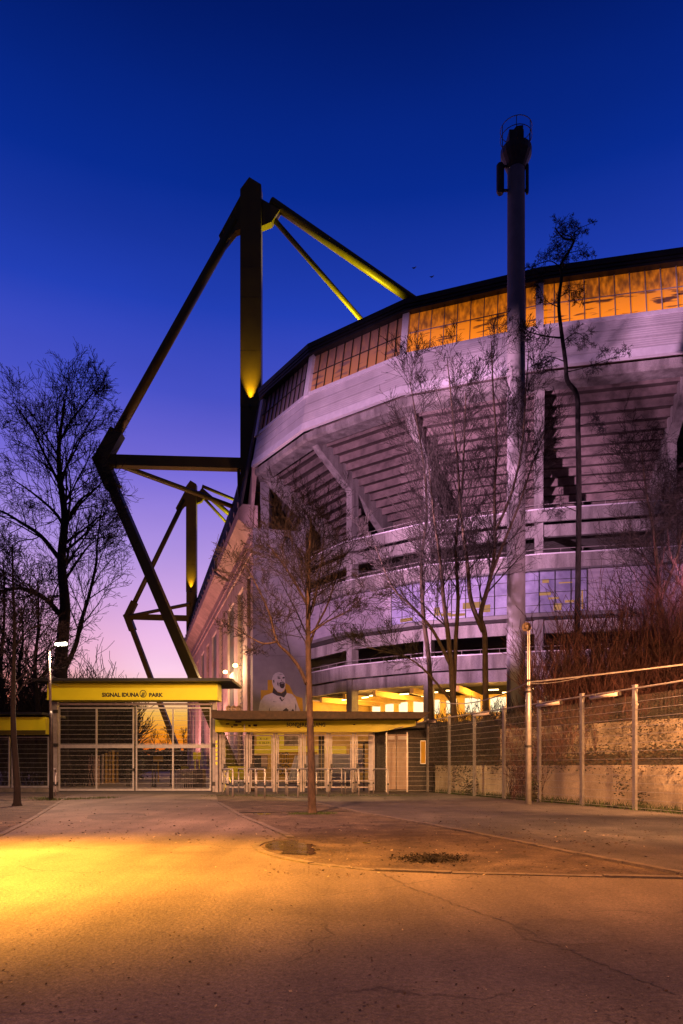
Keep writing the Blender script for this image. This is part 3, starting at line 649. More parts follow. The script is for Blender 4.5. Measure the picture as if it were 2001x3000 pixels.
pylon('smaller looking far yellow steel pylon at the other stadium corner', -31.9, 145.5, n2, P(545, 2262, 143), 32.9,
      braces=[(n2, Vector((-29.5, 133, 32.9)), .35)],
      stays=[(P(588, 1434, 145.5), P(700, 1530, 150), .5), (P(592, 1424, 145.5), P(720, 1478, 148), .35), (P(580, 1440, 145.5), P(676, 1545, 150), .3)])
for (x, y_) in ((-9.35, 71), (-31.9, 145.5)):
    spot((x, y_-1.12, 38.4), (x, y_-.72, 46), GOLD, 9500, 46, 1, .03)
    spot((x, y_-3.2, 36.0), (x, y_+.2, 58), GOLD, 30, 50, .8, .2)
    spot((x+10, y_+4, 39), (x+9, y_, 52), (1, .82, .02), 44000, 64, .5, .3)   # lights the roof stays from the roof
spot((-12.5, 60, .6), (-11.5, 69, 6), GOLD, 700, 80, .8, .3)

# ------------------------------------------------------------------ tall mast with basket
X, Y = (1512-CX)/F*40, 40.0
ms = thing('mast', (X, Y, 0), 'tall round concrete mast with basket platform and antennas in front of the stadium', 'mast')
MB().tube([(X, Y, 0), (X, Y, 37.4)], [.54, .50], 28).build('shaft', M['mast'], ms, smooth=True)
t = MB()
t.tube([(X, Y, 36.2), (X, Y, 37.0), (X, Y, 37.35), (X, Y, 37.35)], [.52, .88, .9, .3], 20); t.build('platform', M['steel_dark'], ms)
t = MB()
for z in (38.1, 38.62):
    t.tube([(X+.9*math.cos(a*math.pi/12), Y+.9*math.sin(a*math.pi/12), z) for a in range(25)], .022, 5, cap=False)
for a in range(6): t.tube([(X+.9*math.cos(a*math.pi/3+.3), Y+.9*math.sin(a*math.pi/3+.3), 37.4), (X+.9*math.cos(a*math.pi/3+.3), Y+.9*math.sin(a*math.pi/3+.3), 38.62)], .022, 5)
t.build('railing', M['steel_dark'], ms)
t = MB(); t.box(X-.5, X+.35, Y-.4, Y+.4, 37.3, 38.25); t.prism([(X-.3, Y-.3, 38.25), (X+.34, Y-.3, 38.25), (X+.34, Y-.3, 38.6), (X-.05, Y-.3, 38.55)], (0, .6, 0)); t.build('cabinet', M['steel_dark'], ms)
for (a, b) in ((-1.18, -.72), (.52, .72)):
    t = MB(); t.tube([(X+(a+b)/2, Y-.1, 34.75), (X+(a+b)/2, Y-.1, 34.9), (X+(a+b)/2, Y-.1, 36.4), (X+(a+b)/2, Y-.1, 36.5)], [(b-a)/2*.7, (b-a)/2, (b-a)/2, (b-a)/2*.7], 12)
    for z in (34.95, 36.35): t.beam((X+(a+b)/2, Y-.1, z), (X, Y-.1, z), .08, .14)
    t.build('antenna', M['steel_dark'], ms)

# ------------------------------------------------------------------ fences
ufd = Vector((-.2873, .9578, 0))
def mesh_panel(mb, a, b, z0, z1, hz=.24, vt=.05, hr=.006, vr=.0032, dbl=False):
    a = Vector(a); b = Vector(b); L = (b-a).length; n = max(1, int(L/vt)); d = (b-a)/n; e = (b-a).normalized(); q = Vector((-e.y, e.x, 0))
    def bar(p, s, w, m=0):
        mb.beam(p, s, w*2, w*2, m)
    z = z0
    while z <= z1+.01:
        bar(a+Vector((0, 0, z)), b+Vector((0, 0, z)), hr); z += hz
    for i in range(n+1):
        p = a+d*i; bar(p+Vector((0, 0, z0)), p+Vector((0, 0, z1)), vr, 1)
ys_f = [20.2+2.4*k for k in range(-5, 7)]
fb = (14.74-.3*34.6, 34.6)
FN = thing('mesh_fence', (14.74-.3*20.2, 20.2, 0), 'tall galvanised double rod mesh fence along the retaining wall', 'fence')
posts = [Vector((14.74-.3*y_, y_, 0)) for y_ in ys_f]
for p in posts:
    t = MB(); t.beam(p, p+Vector((0, 0, 3.68)), .09, .13, up=ufd); t.beam(p+Vector((0, 0, 3.68)), p+Vector((0, 0, 3.71)), .11, .15, up=ufd)
    for z in (.3, 1.0, 1.7, 2.4, 3.1): t.beam(p+Vector((0, 0, z)), p+Vector((0, 0, z+.05)), .12, .17, up=ufd)
    t.build('post', M['steel'], FN)
extra = [posts[-1], Vector((3.3, 34.3, 0)), Vector((2.25, 34.2, 0))]
pp = posts+extra[1:]
off = Vector((-.07, -.02, 0))
for a, b in zip(pp[:-1], pp[1:]):
    t = MB(); mesh_panel(t, a+off, b+off, .08, 3.38 if a in posts and b in posts else 2.9, vr=.0015, hr=.0062); t.build('mesh_panel', [M['steel'], M['wire']], FN)
t = MB()
for p in extra[1:]: t.beam(p, p+Vector((0, 0, 3.0)), .06, .06)
t.build('post', M['steel'], FN)
t = MB(); t.tube([p+Vector((-.03, -.01, 3.60)) for p in posts]+[Vector((2.6, 34.0, 3.15))], .028, 7); t.build('rail', M['steel_white'], FN)
M['tube_cover'] = mat('tube_cover', (.80, .66, .60), .4, (.7, .56, .5), 5, 3)
nth = ['beside the lamp pole', 'nearest the camera', 'second from the ticket booth', 'closest to the ticket booth', 'out towards the road']
for q, (ya, yb) in enumerate(((23.6, 25.0), (20.75, 22.05), (28.3, 29.7), (33.4, 34.3), (16.2, 17.6))):
    a = Vector((14.74-.3*ya-.08, ya, 3.50)); b = Vector((14.74-.3*yb-.08, yb, 3.50))
    o = thing('tube_light', a, 'unlit fluorescent tube light under the fence rail, %s' % nth[q], 'tube light', 'tube lights on the mesh fence')
    MB().tube([a, b], .055, 8).build('cover', M['tube_cover'], o, smooth=True)
    t = MB()
    for f in (.15, .85): t.beam(a.lerp(b, f), a.lerp(b, f)+Vector((.03, 0, .12)), .03, .03)
    t.tube([a-(b-a)*.03, a], .06, 8); t.tube([b, b+(b-a)*.03], .06, 8)
    t.build('bracket', M['steel_dark'], o)
# horn pole and cable
X, Y = 6.41, 23.4
lp = thing('horn_pole', (X, Y, 0), 'slim grey pole with a horn loudspeaker in front of the mesh fence', 'pole')
MB().tube([(X, Y, 0), (X, Y, 3.9), (X, Y, 4.0)], [.10, .095, .06], 14).build('post', M['steel'], lp, smooth=True)
t = MB()
for dx, dy in ((-.03, 0), (.035, .02), (.02, -.04)): t.tube([(X+dx, Y+dy, 3.8), (X+dx, Y+dy, 6.0)], .022, 6)
t.build('upper_tube', M['steel'], lp)
t = MB()
for z in (1.95, 3.82, 4.0, 4.2): t.tube([(X, Y, z), (X, Y, z+.07)], .13 if z < 3.9 else .09, 12)
t.build('clamp', M['steel_dark'], lp)
t = MB(); p0 = Vector((X+.05, Y, 6.02)); t.tube([p0, p0+Vector((-.12, -.15, 0)), p0+Vector((-.2, -.3, .0))], [.04, .08, .16], 14, cap=False); t.tube([p0+Vector((-.12, -.16, 0)), p0+Vector((-.19, -.29, 0))], [.03, .06], 8); t.box(X-.1, X+.08, Y-.05, Y+.1, 6.0, 6.12)
t.build('loudspeaker', M['shutter'], lp)
cb = MB()
def sag(a, b, s, n=14): return [a.lerp(b, i/n)-Vector((0, 0, s*4*(i/n)*(1-i/n))) for i in range(n+1)]
a = P(1290, 2057, 31.5); b = Vector((X, Y, 4.18)); c = Vector((X+9.0, Y-6.5, 4.75))
cb.tube(sag(a, b, .32), .022, 6); cb.tube(sag(b, c, .06), .026, 6); cb.tube(sag(b+Vector((0, 0, -.05)), b.lerp(c, .18)+Vector((0, 0, -.02)), .08, 6), .012, 5)
cb.build('cable', M['steel_white'], label='thin pale overhead cable strung from the horn pole above the fence', cat='cable')

# ------------------------------------------------------------------ retaining walls and hillside
def wall_run(name, pts, z0, z1, th, m, label, seed=1):
    t = MB()
    for (a, b) in zip(pts[:-1], pts[1:]):
        a = Vector((a[0], a[1], 0)); b = Vector((b[0], b[1], 0)); L = (b-a).length; n = max(1, int(L/2.6)); e = (b-a).normalized(); q = Vector((-e.y, e.x, 0))
        for i in range(n):
            p = a.lerp(b, i/n); s = a.lerp(b, (i+1)/n)-e*.02
            t.prism([p+Vector((0, 0, z0)), s+Vector((0, 0, z0)), s+Vector((0, 0, z1)), p+Vector((0, 0, z1))], q*th*(1 if q.x > 0 else -1))
    return t.build(name, m, label=label, cat='wall')
LW = [(4.71, 34.3), (9.57, 21.5), (13.96, 10.0)]
wall_run('retaining_wall', LW, 0, 1.34, .3, M['panel_wall'], 'low stained concrete retaining wall behind the mesh fence')
UW = [(7.05, 30.3), (12.5, 22), (18.5, 12.8)]
wall_run('retaining_wall', UW, 1.2, 2.95, .35, M['concrete_wall'], 'upper weathered concrete wall on the ivy slope, half overgrown')
def seg_dist(x, y):
    # signed distance behind the lower wall line (positive = up the hill)
    a = Vector((4.71, 34.3)); b = Vector((13.96, 10.0)); e = (b-a).normalized(); d = Vector((x, y))-a
    return e.x*d.y-e.y*d.x, d.dot(e)
def sstep(a, b, x): t = max(0, min(1, (x-a)/(b-a))); return t*t*(3-2*t)
def hill_z(x, y):
    s, t = seg_dist(x, y)
    z = 1.28+.25*max(0, min(s-.3, 2.2)) if s > .25 else -.3
    up = sstep(-1, 9, t)
    s2 = s-2.9-.08*t*.0
    z += up*(1.05*sstep(0, .5, s2)+.38*max(0, min(s2, 11)))
    z += (1-up)*.06*max(0, min(s2, 8))
    if s > .3: z += .12*math.sin(x*1.7)*math.cos(y*1.3)+.06*math.sin(x*4.1+y*3.3)
    return z
hm = MB(); vs = []; idx = {}
nx, ny = 90, 80
P0 = Vector((4.71, 34.3)); E = Vector((.3557, -.9346)); Q = Vector((.9346, .3557))
for j in range(ny+1):
    for i in range(nx+1):
        tt = -14+44*i/nx; ss = .3+22*j/ny; x = P0.x+E.x*tt+Q.x*ss; y = P0.y+E.y*tt+Q.y*ss
        z = hill_z(x, y)
        if y > 46: z = max(-.3, z-(y-46)*.8)
        if tt < -1: z = z*sstep(-8, -1, tt)+.2*(1-sstep(-8, -1, tt)) if ss < 12 else z
        vs.append((x, y, z))
fs = [(j*(nx+1)+i, j*(nx+1)+i+1, (j+1)*(nx+1)+i+1, (j+1)*(nx+1)+i) for j in range(ny) for i in range(nx)]
hm.add(vs, fs); hl = hm.build('hillside', M['soil'], kind='structure', smooth=True)
# ivy and leaves: many leaf faces
def leafcloud(mb, c, s, n, r, size, m=0):
    for _ in range(n):
        p = c+Vector((r.gauss(0, s[0]), r.gauss(0, s[1]), r.gauss(0, s[2]))); a = Vector((r.gauss(0, 1), r.gauss(0, 1), r.gauss(0, 1))).normalized(); _, u, v = basis(a)
        k = size*r.uniform(.5, 1.4); mb.face([p-u*k, p+v*k*.6, p+u*k, p-v*k*.6], m)
r = random.Random(21); iv = MB()
for _ in range(900):
    tt = r.uniform(-1, 24); ss = r.choice([r.uniform(.3, 2.8), r.uniform(.3, 2.8), r.uniform(2.9, 8)]); x = P0.x+E.x*tt+Q.x*ss; y = P0.y+E.y*tt+Q.y*ss
    leafcloud(iv, Vector((x, y, hill_z(x, y)+.1)), (.35, .35, .12), 26, r, .05, 0 if r.random() < .55 else 1)
for _ in range(170):     # hanging over the wall tops
    tt = r.uniform(-.5, 24); drop = abs(r.gauss(0, .22)); x = P0.x+E.x*tt+Q.x*-.05; y = P0.y+E.y*tt-Q.y*.05
    leafcloud(iv, Vector((x, y, 1.34-drop)), (.12, .12, .10), 14, r, .035, 0 if r.random() < .6 else 1)
for (px, py, Y_, n, sz) in ((1375, 2310, 30.5, 500, .45), (1558, 2290, 24.4, 120, .2), (1565, 2330, 24.3, 120, .15), (1880, 2345, 21.2, 90, .2), (1820, 2300, 21.4, 60, .2), (1340, 2270, 31.8, 160, .3)):
    leafcloud(iv, P(px, py, Y_), (sz*.5, .08, sz), n, r, .045)
for _ in range(200):     # over the upper wall
    f = r.random(); a = Vector((*UW[0], 0)); b = Vector((*UW[1], 0)); p = a.lerp(b, f*1.3); p.z = r.choice([2.95, 2.8, 2.3, 1.7])+r.gauss(0, .15); p += Vector((-.12, -.08, 0))
    if f < .3 and r.random() < .7: continue
    leafcloud(iv, p, (.25, .25, .16), 26, r, .04, 0 if r.random() < .5 else 1)
iv.build('ivy', [M['ivy'], M['leaf_brown']], kind='stuff', label='ivy and dead leaves covering the slope and hanging over the walls')
tufts('grass_strip', [(14.74-.3*y_+.35, y_) for y_ in [15+.4*k for k in range(48)]], 'strip of weeds and grass along the foot of the mesh fence', M['grass'], 5, (.05, .28), 70, .22)
g1 = G(915, 2385); g2 = G(40, 2362); g3 = G(150, 2345)
tufts('grass_patch', [(g1.x+.1*k, g1.y+.03*k) for k in range(-4, 5)], 'moss and grass around the foot of the centre tree', M['grass'], 6, (.02, .07), 120, .16)
tufts('grass_patch', [(g3.x+.3*k, g3.y+.4*abs(k)) for k in range(-4, 6)], 'grass at the foot of the left lamp post', M['grass'], 7, (.02, .10), 120, .25)
tufts('grass_patch', [(-5.5+.7*k, 30+.2*(k % 3)) for k in range(0, 13)], 'thin grass along the crowd barriers', M['grass'], 8, (.02, .06), 90, .4)

# ------------------------------------------------------------------ main gate
GY = 34.7
def gx(px): return (px-CX)/F*GY
def gz(py, Y_=GY): return CH+(HY-py)/F*Y_
GT = thing('main_gate', (gx(390), GY, 0), 'tall double mesh gate under a yellow header beam across the driveway', 'gate')
t = MB(); t.box(gx(125), gx(690), GY-1.2, GY+2.2, gz(2004)+.005, gz(2004)+.15); t.build('roof', M['roof_dark'], GT)
t = MB(); t.box(gx(152), gx(643), GY-.55, GY+.6, gz(2054), gz(2004)); hd = t.build('header', M['yellow_panel'], GT)
t = MB(); t.box(gx(152), gx(640), GY-.60, GY-.55, gz(2054), gz(2047)); t.build('header_lip', M['yellow_panel'], GT)
text(hd, 'SIGNAL IDUNA', (gx(363), GY-.556, gz(2039.5)), .27, M['black'], bold=.012, xs=1.0)
text(hd, 'PARK', (gx(465), GY-.556, gz(2040)), .27, M['black'], bold=.012, xs=1.03)
lg = MB(); cx_, cz_ = gx(428.5), gz(2036)
ring_pts = 24
for k in range(ring_pts):
    a0, a1 = 2*math.pi*k/ring_pts, 2*math.pi*(k+1)/ring_pts
    q = [(cx_+math.cos(a)*rr_*.9, GY-.556, cz_+math.sin(a)*rr_) for a, rr_ in ((a0, .19), (a1, .19), (a1, .155), (a0, .155))]
    lg.prism(q, (0, -.006, 0))
for dx in (-.055, .0, .055): lg.prism([(cx_+dx-.05, GY-.556, cz_-.13), (cx_+dx-.01, GY-.556, cz_-.14), (cx_+dx+.045, GY-.556, cz_+.07), (cx_+dx+.015, GY-.556, cz_+.07)], (0, -.006, 0))
lg.build('emblem', M['black'], hd)
for (a, b) in ((151, 170), (624, 634)):
    MB().box(gx(a), gx(b), GY-.12, GY+.15, 0, gz(2056)).build('post', M['steel_white'], GT)
def leaf(x0, x1, z0, z1, mid, zr, name='gate_leaf', vr=.0045, th=.06):
    fr = MB(); w = .055
    fr.box(x0, x0+w*1.4, GY-.03, GY+.03, z0, z1); fr.box(x1-w*1.4, x1, GY-.03, GY+.03, z0, z1)
    fr.box(x0+w*1.4, x1-w*1.4, GY-.03, GY+.03, z0, z0+.1); fr.box(x0+w*1.4, x1-w*1.4, GY-.03, GY+.03, z1-.08, z1)
    fr.box(x0+w*1.4, x1-w*1.4, GY-.028, GY+.028, zr-.03, zr+.16)
    fr.box(mid-w*.7, mid+w*.7, GY-.034, GY+.034, z0+.101, z1-.081)
    return fr
zr = gz(2190)
for (a, b, m_) in ((172, 393, 283), (398, 619, 507)):
    l = leaf(gx(a), gx(b), .06, gz(2072), gx(m_), zr).build('gate_leaf', M['steel'], GT)
    t = MB(); mesh_panel(t, (gx(a)+.08, GY, 0), (gx(b)-.08, GY, 0), .2, zr-.05, hz=.235, vr=.003, hr=.0055); mesh_panel(t, (gx(a)+.08, GY+.01, 0), (gx(b)-.08, GY+.01, 0), zr+.2, gz(2075), hz=.235, vr=.002, hr=.006)
    t.build('mesh_panel', [M['steel'], M['wire']], l)
MB().box(gx(391), gx(394), GY-.14, GY-.03, 1.05, 1.2).build('lock', M['steel_dark'], GT)
t = MB(); t.box(gx(172), gx(620), GY-.05, GY+.05, gz(2066), gz(2060)); t.build('track_rail', M['steel_white'], GT)
for a in (163, 627):
    t = MB()
    for z in (.35, 2.3, 4.0): t.box(gx(a)-.05, gx(a)+.18, GY-.2, GY-.1, z, z+.16)
    t.build('hinge', M['steel_dark'], GT)
t = MB(); t.box(gx(620), gx(624)-.0, GY-.1, GY+.1, 0, 4.4); t.build('jamb', M['steel_dark'], GT)
# left side gate
LG = thing('side_gate', (gx(70), GY, 0), 'lower mesh gate with a yellow header left of the street lamp', 'gate')
t = MB(); t.box(-20.6, gx(146), GY-.9, GY+2, gz(2097), gz(2090)); t.build('roof', M['roof_dark'], LG)
t = MB(); t.box(-20.5, gx(146), GY-.5, GY+.5, gz(2152), gz(2103)); t.build('header', M['yellow_panel'], LG)
t = MB(); t.box(-20.5, gx(146), GY-.56, GY-.5, gz(2153), gz(2141)); t.build('header_lip', M['yellow'], LG)
for (a, b) in ((-110, -46), (-40, 29), (34, 144)):
    x0, x1 = gx(a), gx(b); t = MB(); t.box(x0, x0+.07, GY-.03, GY+.03, .22, gz(2158)); t.box(x1-.07, x1, GY-.03, GY+.03, .22, gz(2158)); t.box(x0+.07, x1-.07, GY-.03, GY+.03, .22, .3); t.box(x0+.07, x1-.07, GY-.03, GY+.03, gz(2162), gz(2158))
    l = t.build('gate_leaf', M['steel'], LG); t = MB(); mesh_panel(t, (x0+.07, GY, 0), (x1-.07, GY, 0), .3, gz(2163), hz=.235, vr=.0032, hr=.0055); t.build('mesh_panel', [M['steel'], M['wire']], l)
MB().box(-20.5, gx(150), GY-.2, GY+.2, 0, .2).build('plinth', M['kerb'], LG)
# ------------------------------------------------------------------ ticket entrance
TC = thing('ticket_canopy', (gx(880), GY, 0), 'long dark canopy with a yellow fascia over the ticket gates', 'canopy')
t = MB()
t.prism([(gx(642), GY-2.0, 3.62), (gx(640), GY-2.0, 3.98), (gx(1245), GY-2.0, 3.9), (gx(1225), GY-2.0, 3.6), (gx(700), GY-2.0, 3.56)], (0, 3.6, 0)); t.build('roof', M['rust'], TC)
t = MB(); t.box(gx(636), gx(1108), GY-.55, GY-.25, gz(2146), gz(2108)); t.prism([(gx(1108)+.002, GY-.55, gz(2146)), (gx(1215), GY-.55, gz(2128)), (gx(1215), GY-.55, gz(2108)), (gx(1108)+.002, GY-.55, gz(2108))], (0, .3, 0)); fs_ = t.build('fascia', M['yellow_panel'], TC)
text(fs_, 'SONDEREINGANG', (gx(842), GY-.556, gz(2125.5)), .27, M['black'], bold=.007, align='LEFT', spacing=1.02, xs=.85)
st = MB()
for (px, py, w_, h_) in ((672, 2123, 10, 4), (715, 2129, 6, 3), (735, 2128, 7, 5), (752, 2127, 11, 6), (695, 2126, 12, 5), (685, 2131, 5, 4), (1037, 2125, 6, 3), (877, 2133, 10, 3), (703, 2117, 18, 4)):
    st.box(gx(px-w_/2), gx(px+w_/2), GY-.554, GY-.552, gz(py+h_/2), gz(py-h_/2))
st.build('sticker', M['rust'], fs_)
MB().box(gx(719.5), gx(722), GY-.556, GY-.552, gz(2142), gz(2124)).build('sticker', M['white'], fs_)
# row of entrance gates
def entrance_gate(px, label, wpx=76):
    x0 = gx(px); T = thing('entrance_gate', (x0, GY, 0), label, 'gate', 'ticket entrance gates')
    x1 = gx(px+wpx)
    t = MB(); t.box(x0-.02, x0+.10, GY-.1, GY+.1, 0, gz(2148)); t.box(x0+.13, x0+.21, GY-.06, GY+.06, 0, gz(2148)); t.build('post', M['steel_white'], T)
    t = MB(); t.box(x0+.23, x0+.28, GY-.02, GY+.03, .2, 2.9); t.box(x1-.08, x1-.03, GY-.02, GY+.03, .2, 2.9); t.box(x0+.28, x1-.08, GY-.02, GY+.03, .2, .27); t.box(x0+.28, x1-.08, GY-.02, GY+.03, 2.84, 2.9)
    t.box(x0+.28, x1-.08, GY-.02, GY+.03, .55, .6)
    l = t.build('door_leaf', M['steel_white'], T)
    t = MB(); mesh_panel(t, (x0+.28, GY, 0), (x1-.08, GY, 0), .27, 2.84, hz=.235, vr=.0015, hr=.006); t.build('mesh_panel', [M['steel'], M['wire']], l)
    t = MB(); t.box(x0+.24, x0+.42, GY-.12, GY-.06, 1.28, 1.33); t.box(x0+.2, x0+.3, GY-.1, GY+.02, 1.2, 1.42); t.build('handle', M['steel_dark'], l)
    return T
for px, wz, lab in ((644, 76, 'ticket gate next to the main gate, with stickers on its post'), (722, 78, 'second ticket gate from the main gate'), (801, 78, 'third ticket gate, in front of the black and yellow mural'),
                (880, 76, 'ticket gate just behind the centre tree'), (957, 74, 'ticket gate right of the centre tree, before the grey container'), (1032, 66, 'last ticket gate beside the shuttered booth')):
    entrance_gate(px, lab, wz)
t = MB(); t.box(gx(634), gx(641), GY-.3, GY-.1, 0, gz(2148)); pst = t.build('sticker_post', M['steel_white'], label='pale steel post with a column of stickers between the gates', cat='post')
t = MB()
for k, py in enumerate((2170, 2182, 2194, 2206, 2218, 2232)): t.box(gx(635), gx(640), GY-.306, GY-.301, gz(py+8), gz(py))
t.build('sticker', M['yellow_panel'], pst)
# crowd barriers
def barrier():
    T = thing('crowd_barrier', (0, 0, 0), '', 'barrier'); d = ufd*2.0
    for q in (Vector((0, 0, 0)), d):
        MB().tube([q, q+Vector((0, 0, 1.08))], .035, 9).build('post', M['steel_white'], T, smooth=True)
        MB().tube([q+Vector((0, 0, .45)), q+Vector((0, 0, .53))], .039, 9).build('band', M['black'], T)
    MB().tube([Vector((0, 0, 1.06)), Vector((0, 0, 1.14))+d*.02, Vector((0, 0, 1.17))+d*.06, Vector((0, 0, 1.17))+d*.94, Vector((0, 0, 1.14))+d*.98, d+Vector((0, 0, 1.06))], .037, 9).build('handrail', M['steel_white'], T, smooth=True)
    return T
spots_ = [(682, 2336, 'leftmost of the long row, by the gate hinge post'), (668, 2331, 'second from the left, wound with yellow tape'), (717, 2327, 'short looking rear one before the second ticket gate'), (749, 2331, 'rear one left of the third ticket gate'), (776, 2339, 'front one left of the third ticket gate'),
         (838, 2330, 'rear one before the black and yellow mural'), (873, 2339, 'front one closest left of the centre tree'), (906, 2329, 'partly hidden by the centre tree'), (962, 2335, 'front one closest right of the centre tree'),
         (1001, 2326, 'rear one before the grey container'), (1035, 2322, 'farthest back before the grey container'), (1051, 2333, 'front one before the last ticket gate'), (1081, 2325, 'rear one before the last ticket gate'), (1137, 2329, 'rightmost one in front of the shuttered booth'), (146, 2340, 'single one beside the left street lamp')]
b0 = barrier()
for i, (px, py, lab) in enumerate(spots_):
    o = b0 if i == 0 else copy_tree(b0)
    o.location = G(px, py); o['label'] = 'steel tube barrier, '+lab; o['group'] = 'steel tube barriers at the entrance'
tp = MB(); rr2 = random.Random(4); c = G(668, 2331)
for k in range(7): tp.tube([c+Vector((-.12+rr2.uniform(-.1, .15), .3, 1.1-.1*k)), c+Vector((rr2.uniform(-.12, .12), .25, .95-.12*k))], .018, 4)
tp.build('barrier_tape', M['yellow_panel'], label='yellow tape tangled around the left barriers', cat='tape')
# turnstile and door hardware behind the gates
for k, (px, Y_, w_, py, m_, lab) in enumerate(((735, 35.6, .16, 2152, 'rust', 'brown riveted door post behind the second ticket gate'), (937, 36.0, .07, 2152, 'steel_dark', 'left one of two dark posts right of the centre tree'), (946, 36.2, .07, 2152, 'steel_dark', 'right one of two dark posts right of the centre tree'))):
    c = P(px, 2245, Y_); t = MB(); t.box(c.x-w_, c.x+w_, Y_, Y_+.2, 0, P(px, py, Y_).z); t.box(c.x-w_-.05, c.x+w_+.05, Y_-.05, Y_+.25, 0, .06)
    for z in (.6, 1.2, 1.8, 2.4): t.box(c.x-w_-.01, c.x+w_+.01, Y_-.012, Y_-.001, z, z+.03)
    t.build('inner_post', M[m_], label=lab, cat='post')
c = P(1066, 2300, 36.2); T = thing('turnstile', (c.x, c.y, 0), 'full height rotating turnstile behind the last ticket gate', 'turnstile')
t = MB(); t.tube([(c.x, c.y, 0), (c.x, c.y, 2.5)], .05, 8); t.box(c.x-.75, c.x+.75, c.y-.1, c.y+.1, 2.5, 2.62); t.build('shaft', M['steel_dark'], T)
for a_ in (20, 140, 260):
    t = MB(); dx, dy = math.cos(R(a_)), math.sin(R(a_))
    for k in range(9): t.tube([(c.x, c.y, .3+.24*k), (c.x+dx*.65, c.y+dy*.65, .3+.24*k)], .02, 6)
    t.build('rotor_arm', M['steel_white'], T)
# booth
BY = 35.2
def bx_(px): return (px-CX)/F*BY
BT = thing('ticket_booth', (bx_(1170), BY, 0), 'ticket booth with pale roller shutters and dark stone side beside the fence', 'booth')
t = MB(); t.box(bx_(1098), bx_(1270), BY+.1, BY+2.6, 0, 3.15); t.build('wall', M['stone'], BT)
t = MB(); t.prism([(bx_(1105), BY-.35, 3.16), (bx_(1262), BY-.35, 3.3), (bx_(1262), BY-.35, 3.42), (bx_(1105), BY-.35, 3.24)], (0, 3.1, 0)); t.build('roof', M['roof_dark'], BT)
for (a, b) in ((1134, 1158), (1164, 1194)):
    t = MB(); t.box(bx_(a-2), bx_(b+2), BY+.0, BY+.1, .1, 2.95); fr = t.build('frame', M['shutter'], BT)
    t = MB(); z = .15
    while z < 2.55: t.hexa([(bx_(a), BY-.03, z), (bx_(b), BY-.03, z), (bx_(b), BY+.0, z), (bx_(a), BY+.0, z), (bx_(a), BY-.005, z+.07), (bx_(b), BY-.005, z+.07), (bx_(b), BY+.0, z+.07), (bx_(a), BY+.0, z+.07)]); z += .085
    t.build('shutter', M['shutter'], fr); MB().box(bx_(a+2), bx_(b-2), BY-.05, BY-.001, 2.68, 2.86).build('sign_plate', M['white'], fr)
t = MB(); t.box(bx_(1080), bx_(1098), BY+.1, BY+.3, .05, 3.0); t.build('side_shutter', M['tent'], BT)
ps = MB(); ps.box(gx(1230), gx(1246), GY-.25, GY-.21, gz(2238), gz(2170)); po = ps.build('poster', M['white'], label='narrow framed yellow poster on the dark booth wall', cat='poster')
MB().box(gx(1231.5), gx(1244.5), GY-.256, GY-.251, gz(2236), gz(2172)).build('sheet', M['mural_gold'], po)
# horn speakers on the canopy
for k, px in enumerate((670.5, 685, 699.5)):
    c = P(px, 2076, 33.6); T = thing('horn_speaker', c-Vector((0, 0, .18)), 'small round horn speaker on the canopy, %s' % ('left one of three', 'middle one of three', 'right one of three')[k], 'speaker', 'horn speakers on the canopy')
    t = MB(); t.tube([c+Vector((0, .3, 0)), c+Vector((0, .1, 0)), c+Vector((0, -.04, 0))], [.05, .08, .155], 16, cap=False); t.tube([c+Vector((0, .05, 0)), c+Vector((0, -.06, 0))], [.05, .035], 8); t.beam(c+Vector((0, .15, -.18)), c+Vector((0, .15, 0)), .04, .04)
    t.build('horn', M['shutter'], T)
# things behind the ticket gates
YW = 58.0
def yx(px): return (px-CX)/F*YW
def yz(py): return CH+(HY-py)/F*YW
yw = thing('entrance_wall', (yx(870), YW, 0), 'yellow and grey ground level wall of the stadium entrance with black outline lettering', 'wall')
t = MB(); t.box(yx(742), yx(1100), YW, YW+.3, 0, yz(2140)+1.2); t.build('panel', M['hall'], yw)
t = MB(); t.box(yx(742), yx(1015), YW-.03, YW-.005, yz(2208), yz(2186)); t.build('stripe', M['yellow_panel'], yw)
t = MB(); t.box(yx(752), yx(832), YW-.04, YW-.005, yz(2185), yz(2150)); sgn = t.build('sign_board', M['yellow_panel'], yw)
for (s_, px, py) in (('X  1-4      18-24', 790, 2165), ('X 10-17     80-87', 790, 2177)): text(sgn, s_, (yx(px), YW-.046, yz(py)), .26, M['black'])
t = MB(); t.box(yx(833), yx(880), YW-.04, YW-.005, yz(2185), yz(2150)); t.build('stone_panel', M['concrete_wall'], yw)
t = MB(); t.box(yx(742), yx(784), YW-.04, YW-.005, yz(2253), yz(2213)); t.build('vent_grille', M['black'], yw)
t = MB(); t.box(yx(766), yx(783), YW-.08, YW-.05, yz(2246), yz(2214)); t.build('shutter', M['shutter'], yw)
t = MB(); t.box(yx(811), yx(930), YW-.04, YW-.005, yz(2276), yz(2203)); bd = t.build('lettered_panel', M['mural_gold'], yw)
def outline(mb, pts, closed=True, w=.07):
    n = len(pts)
    for i in range(n if closed else n-1):
        a, b = pts[i], pts[(i+1) % n]; mb.beam((yx(a[0]), YW-.05, yz(a[1])), (yx(b[0]), YW-.05, yz(b[1])), .02, w*1.3)
ol = MB()
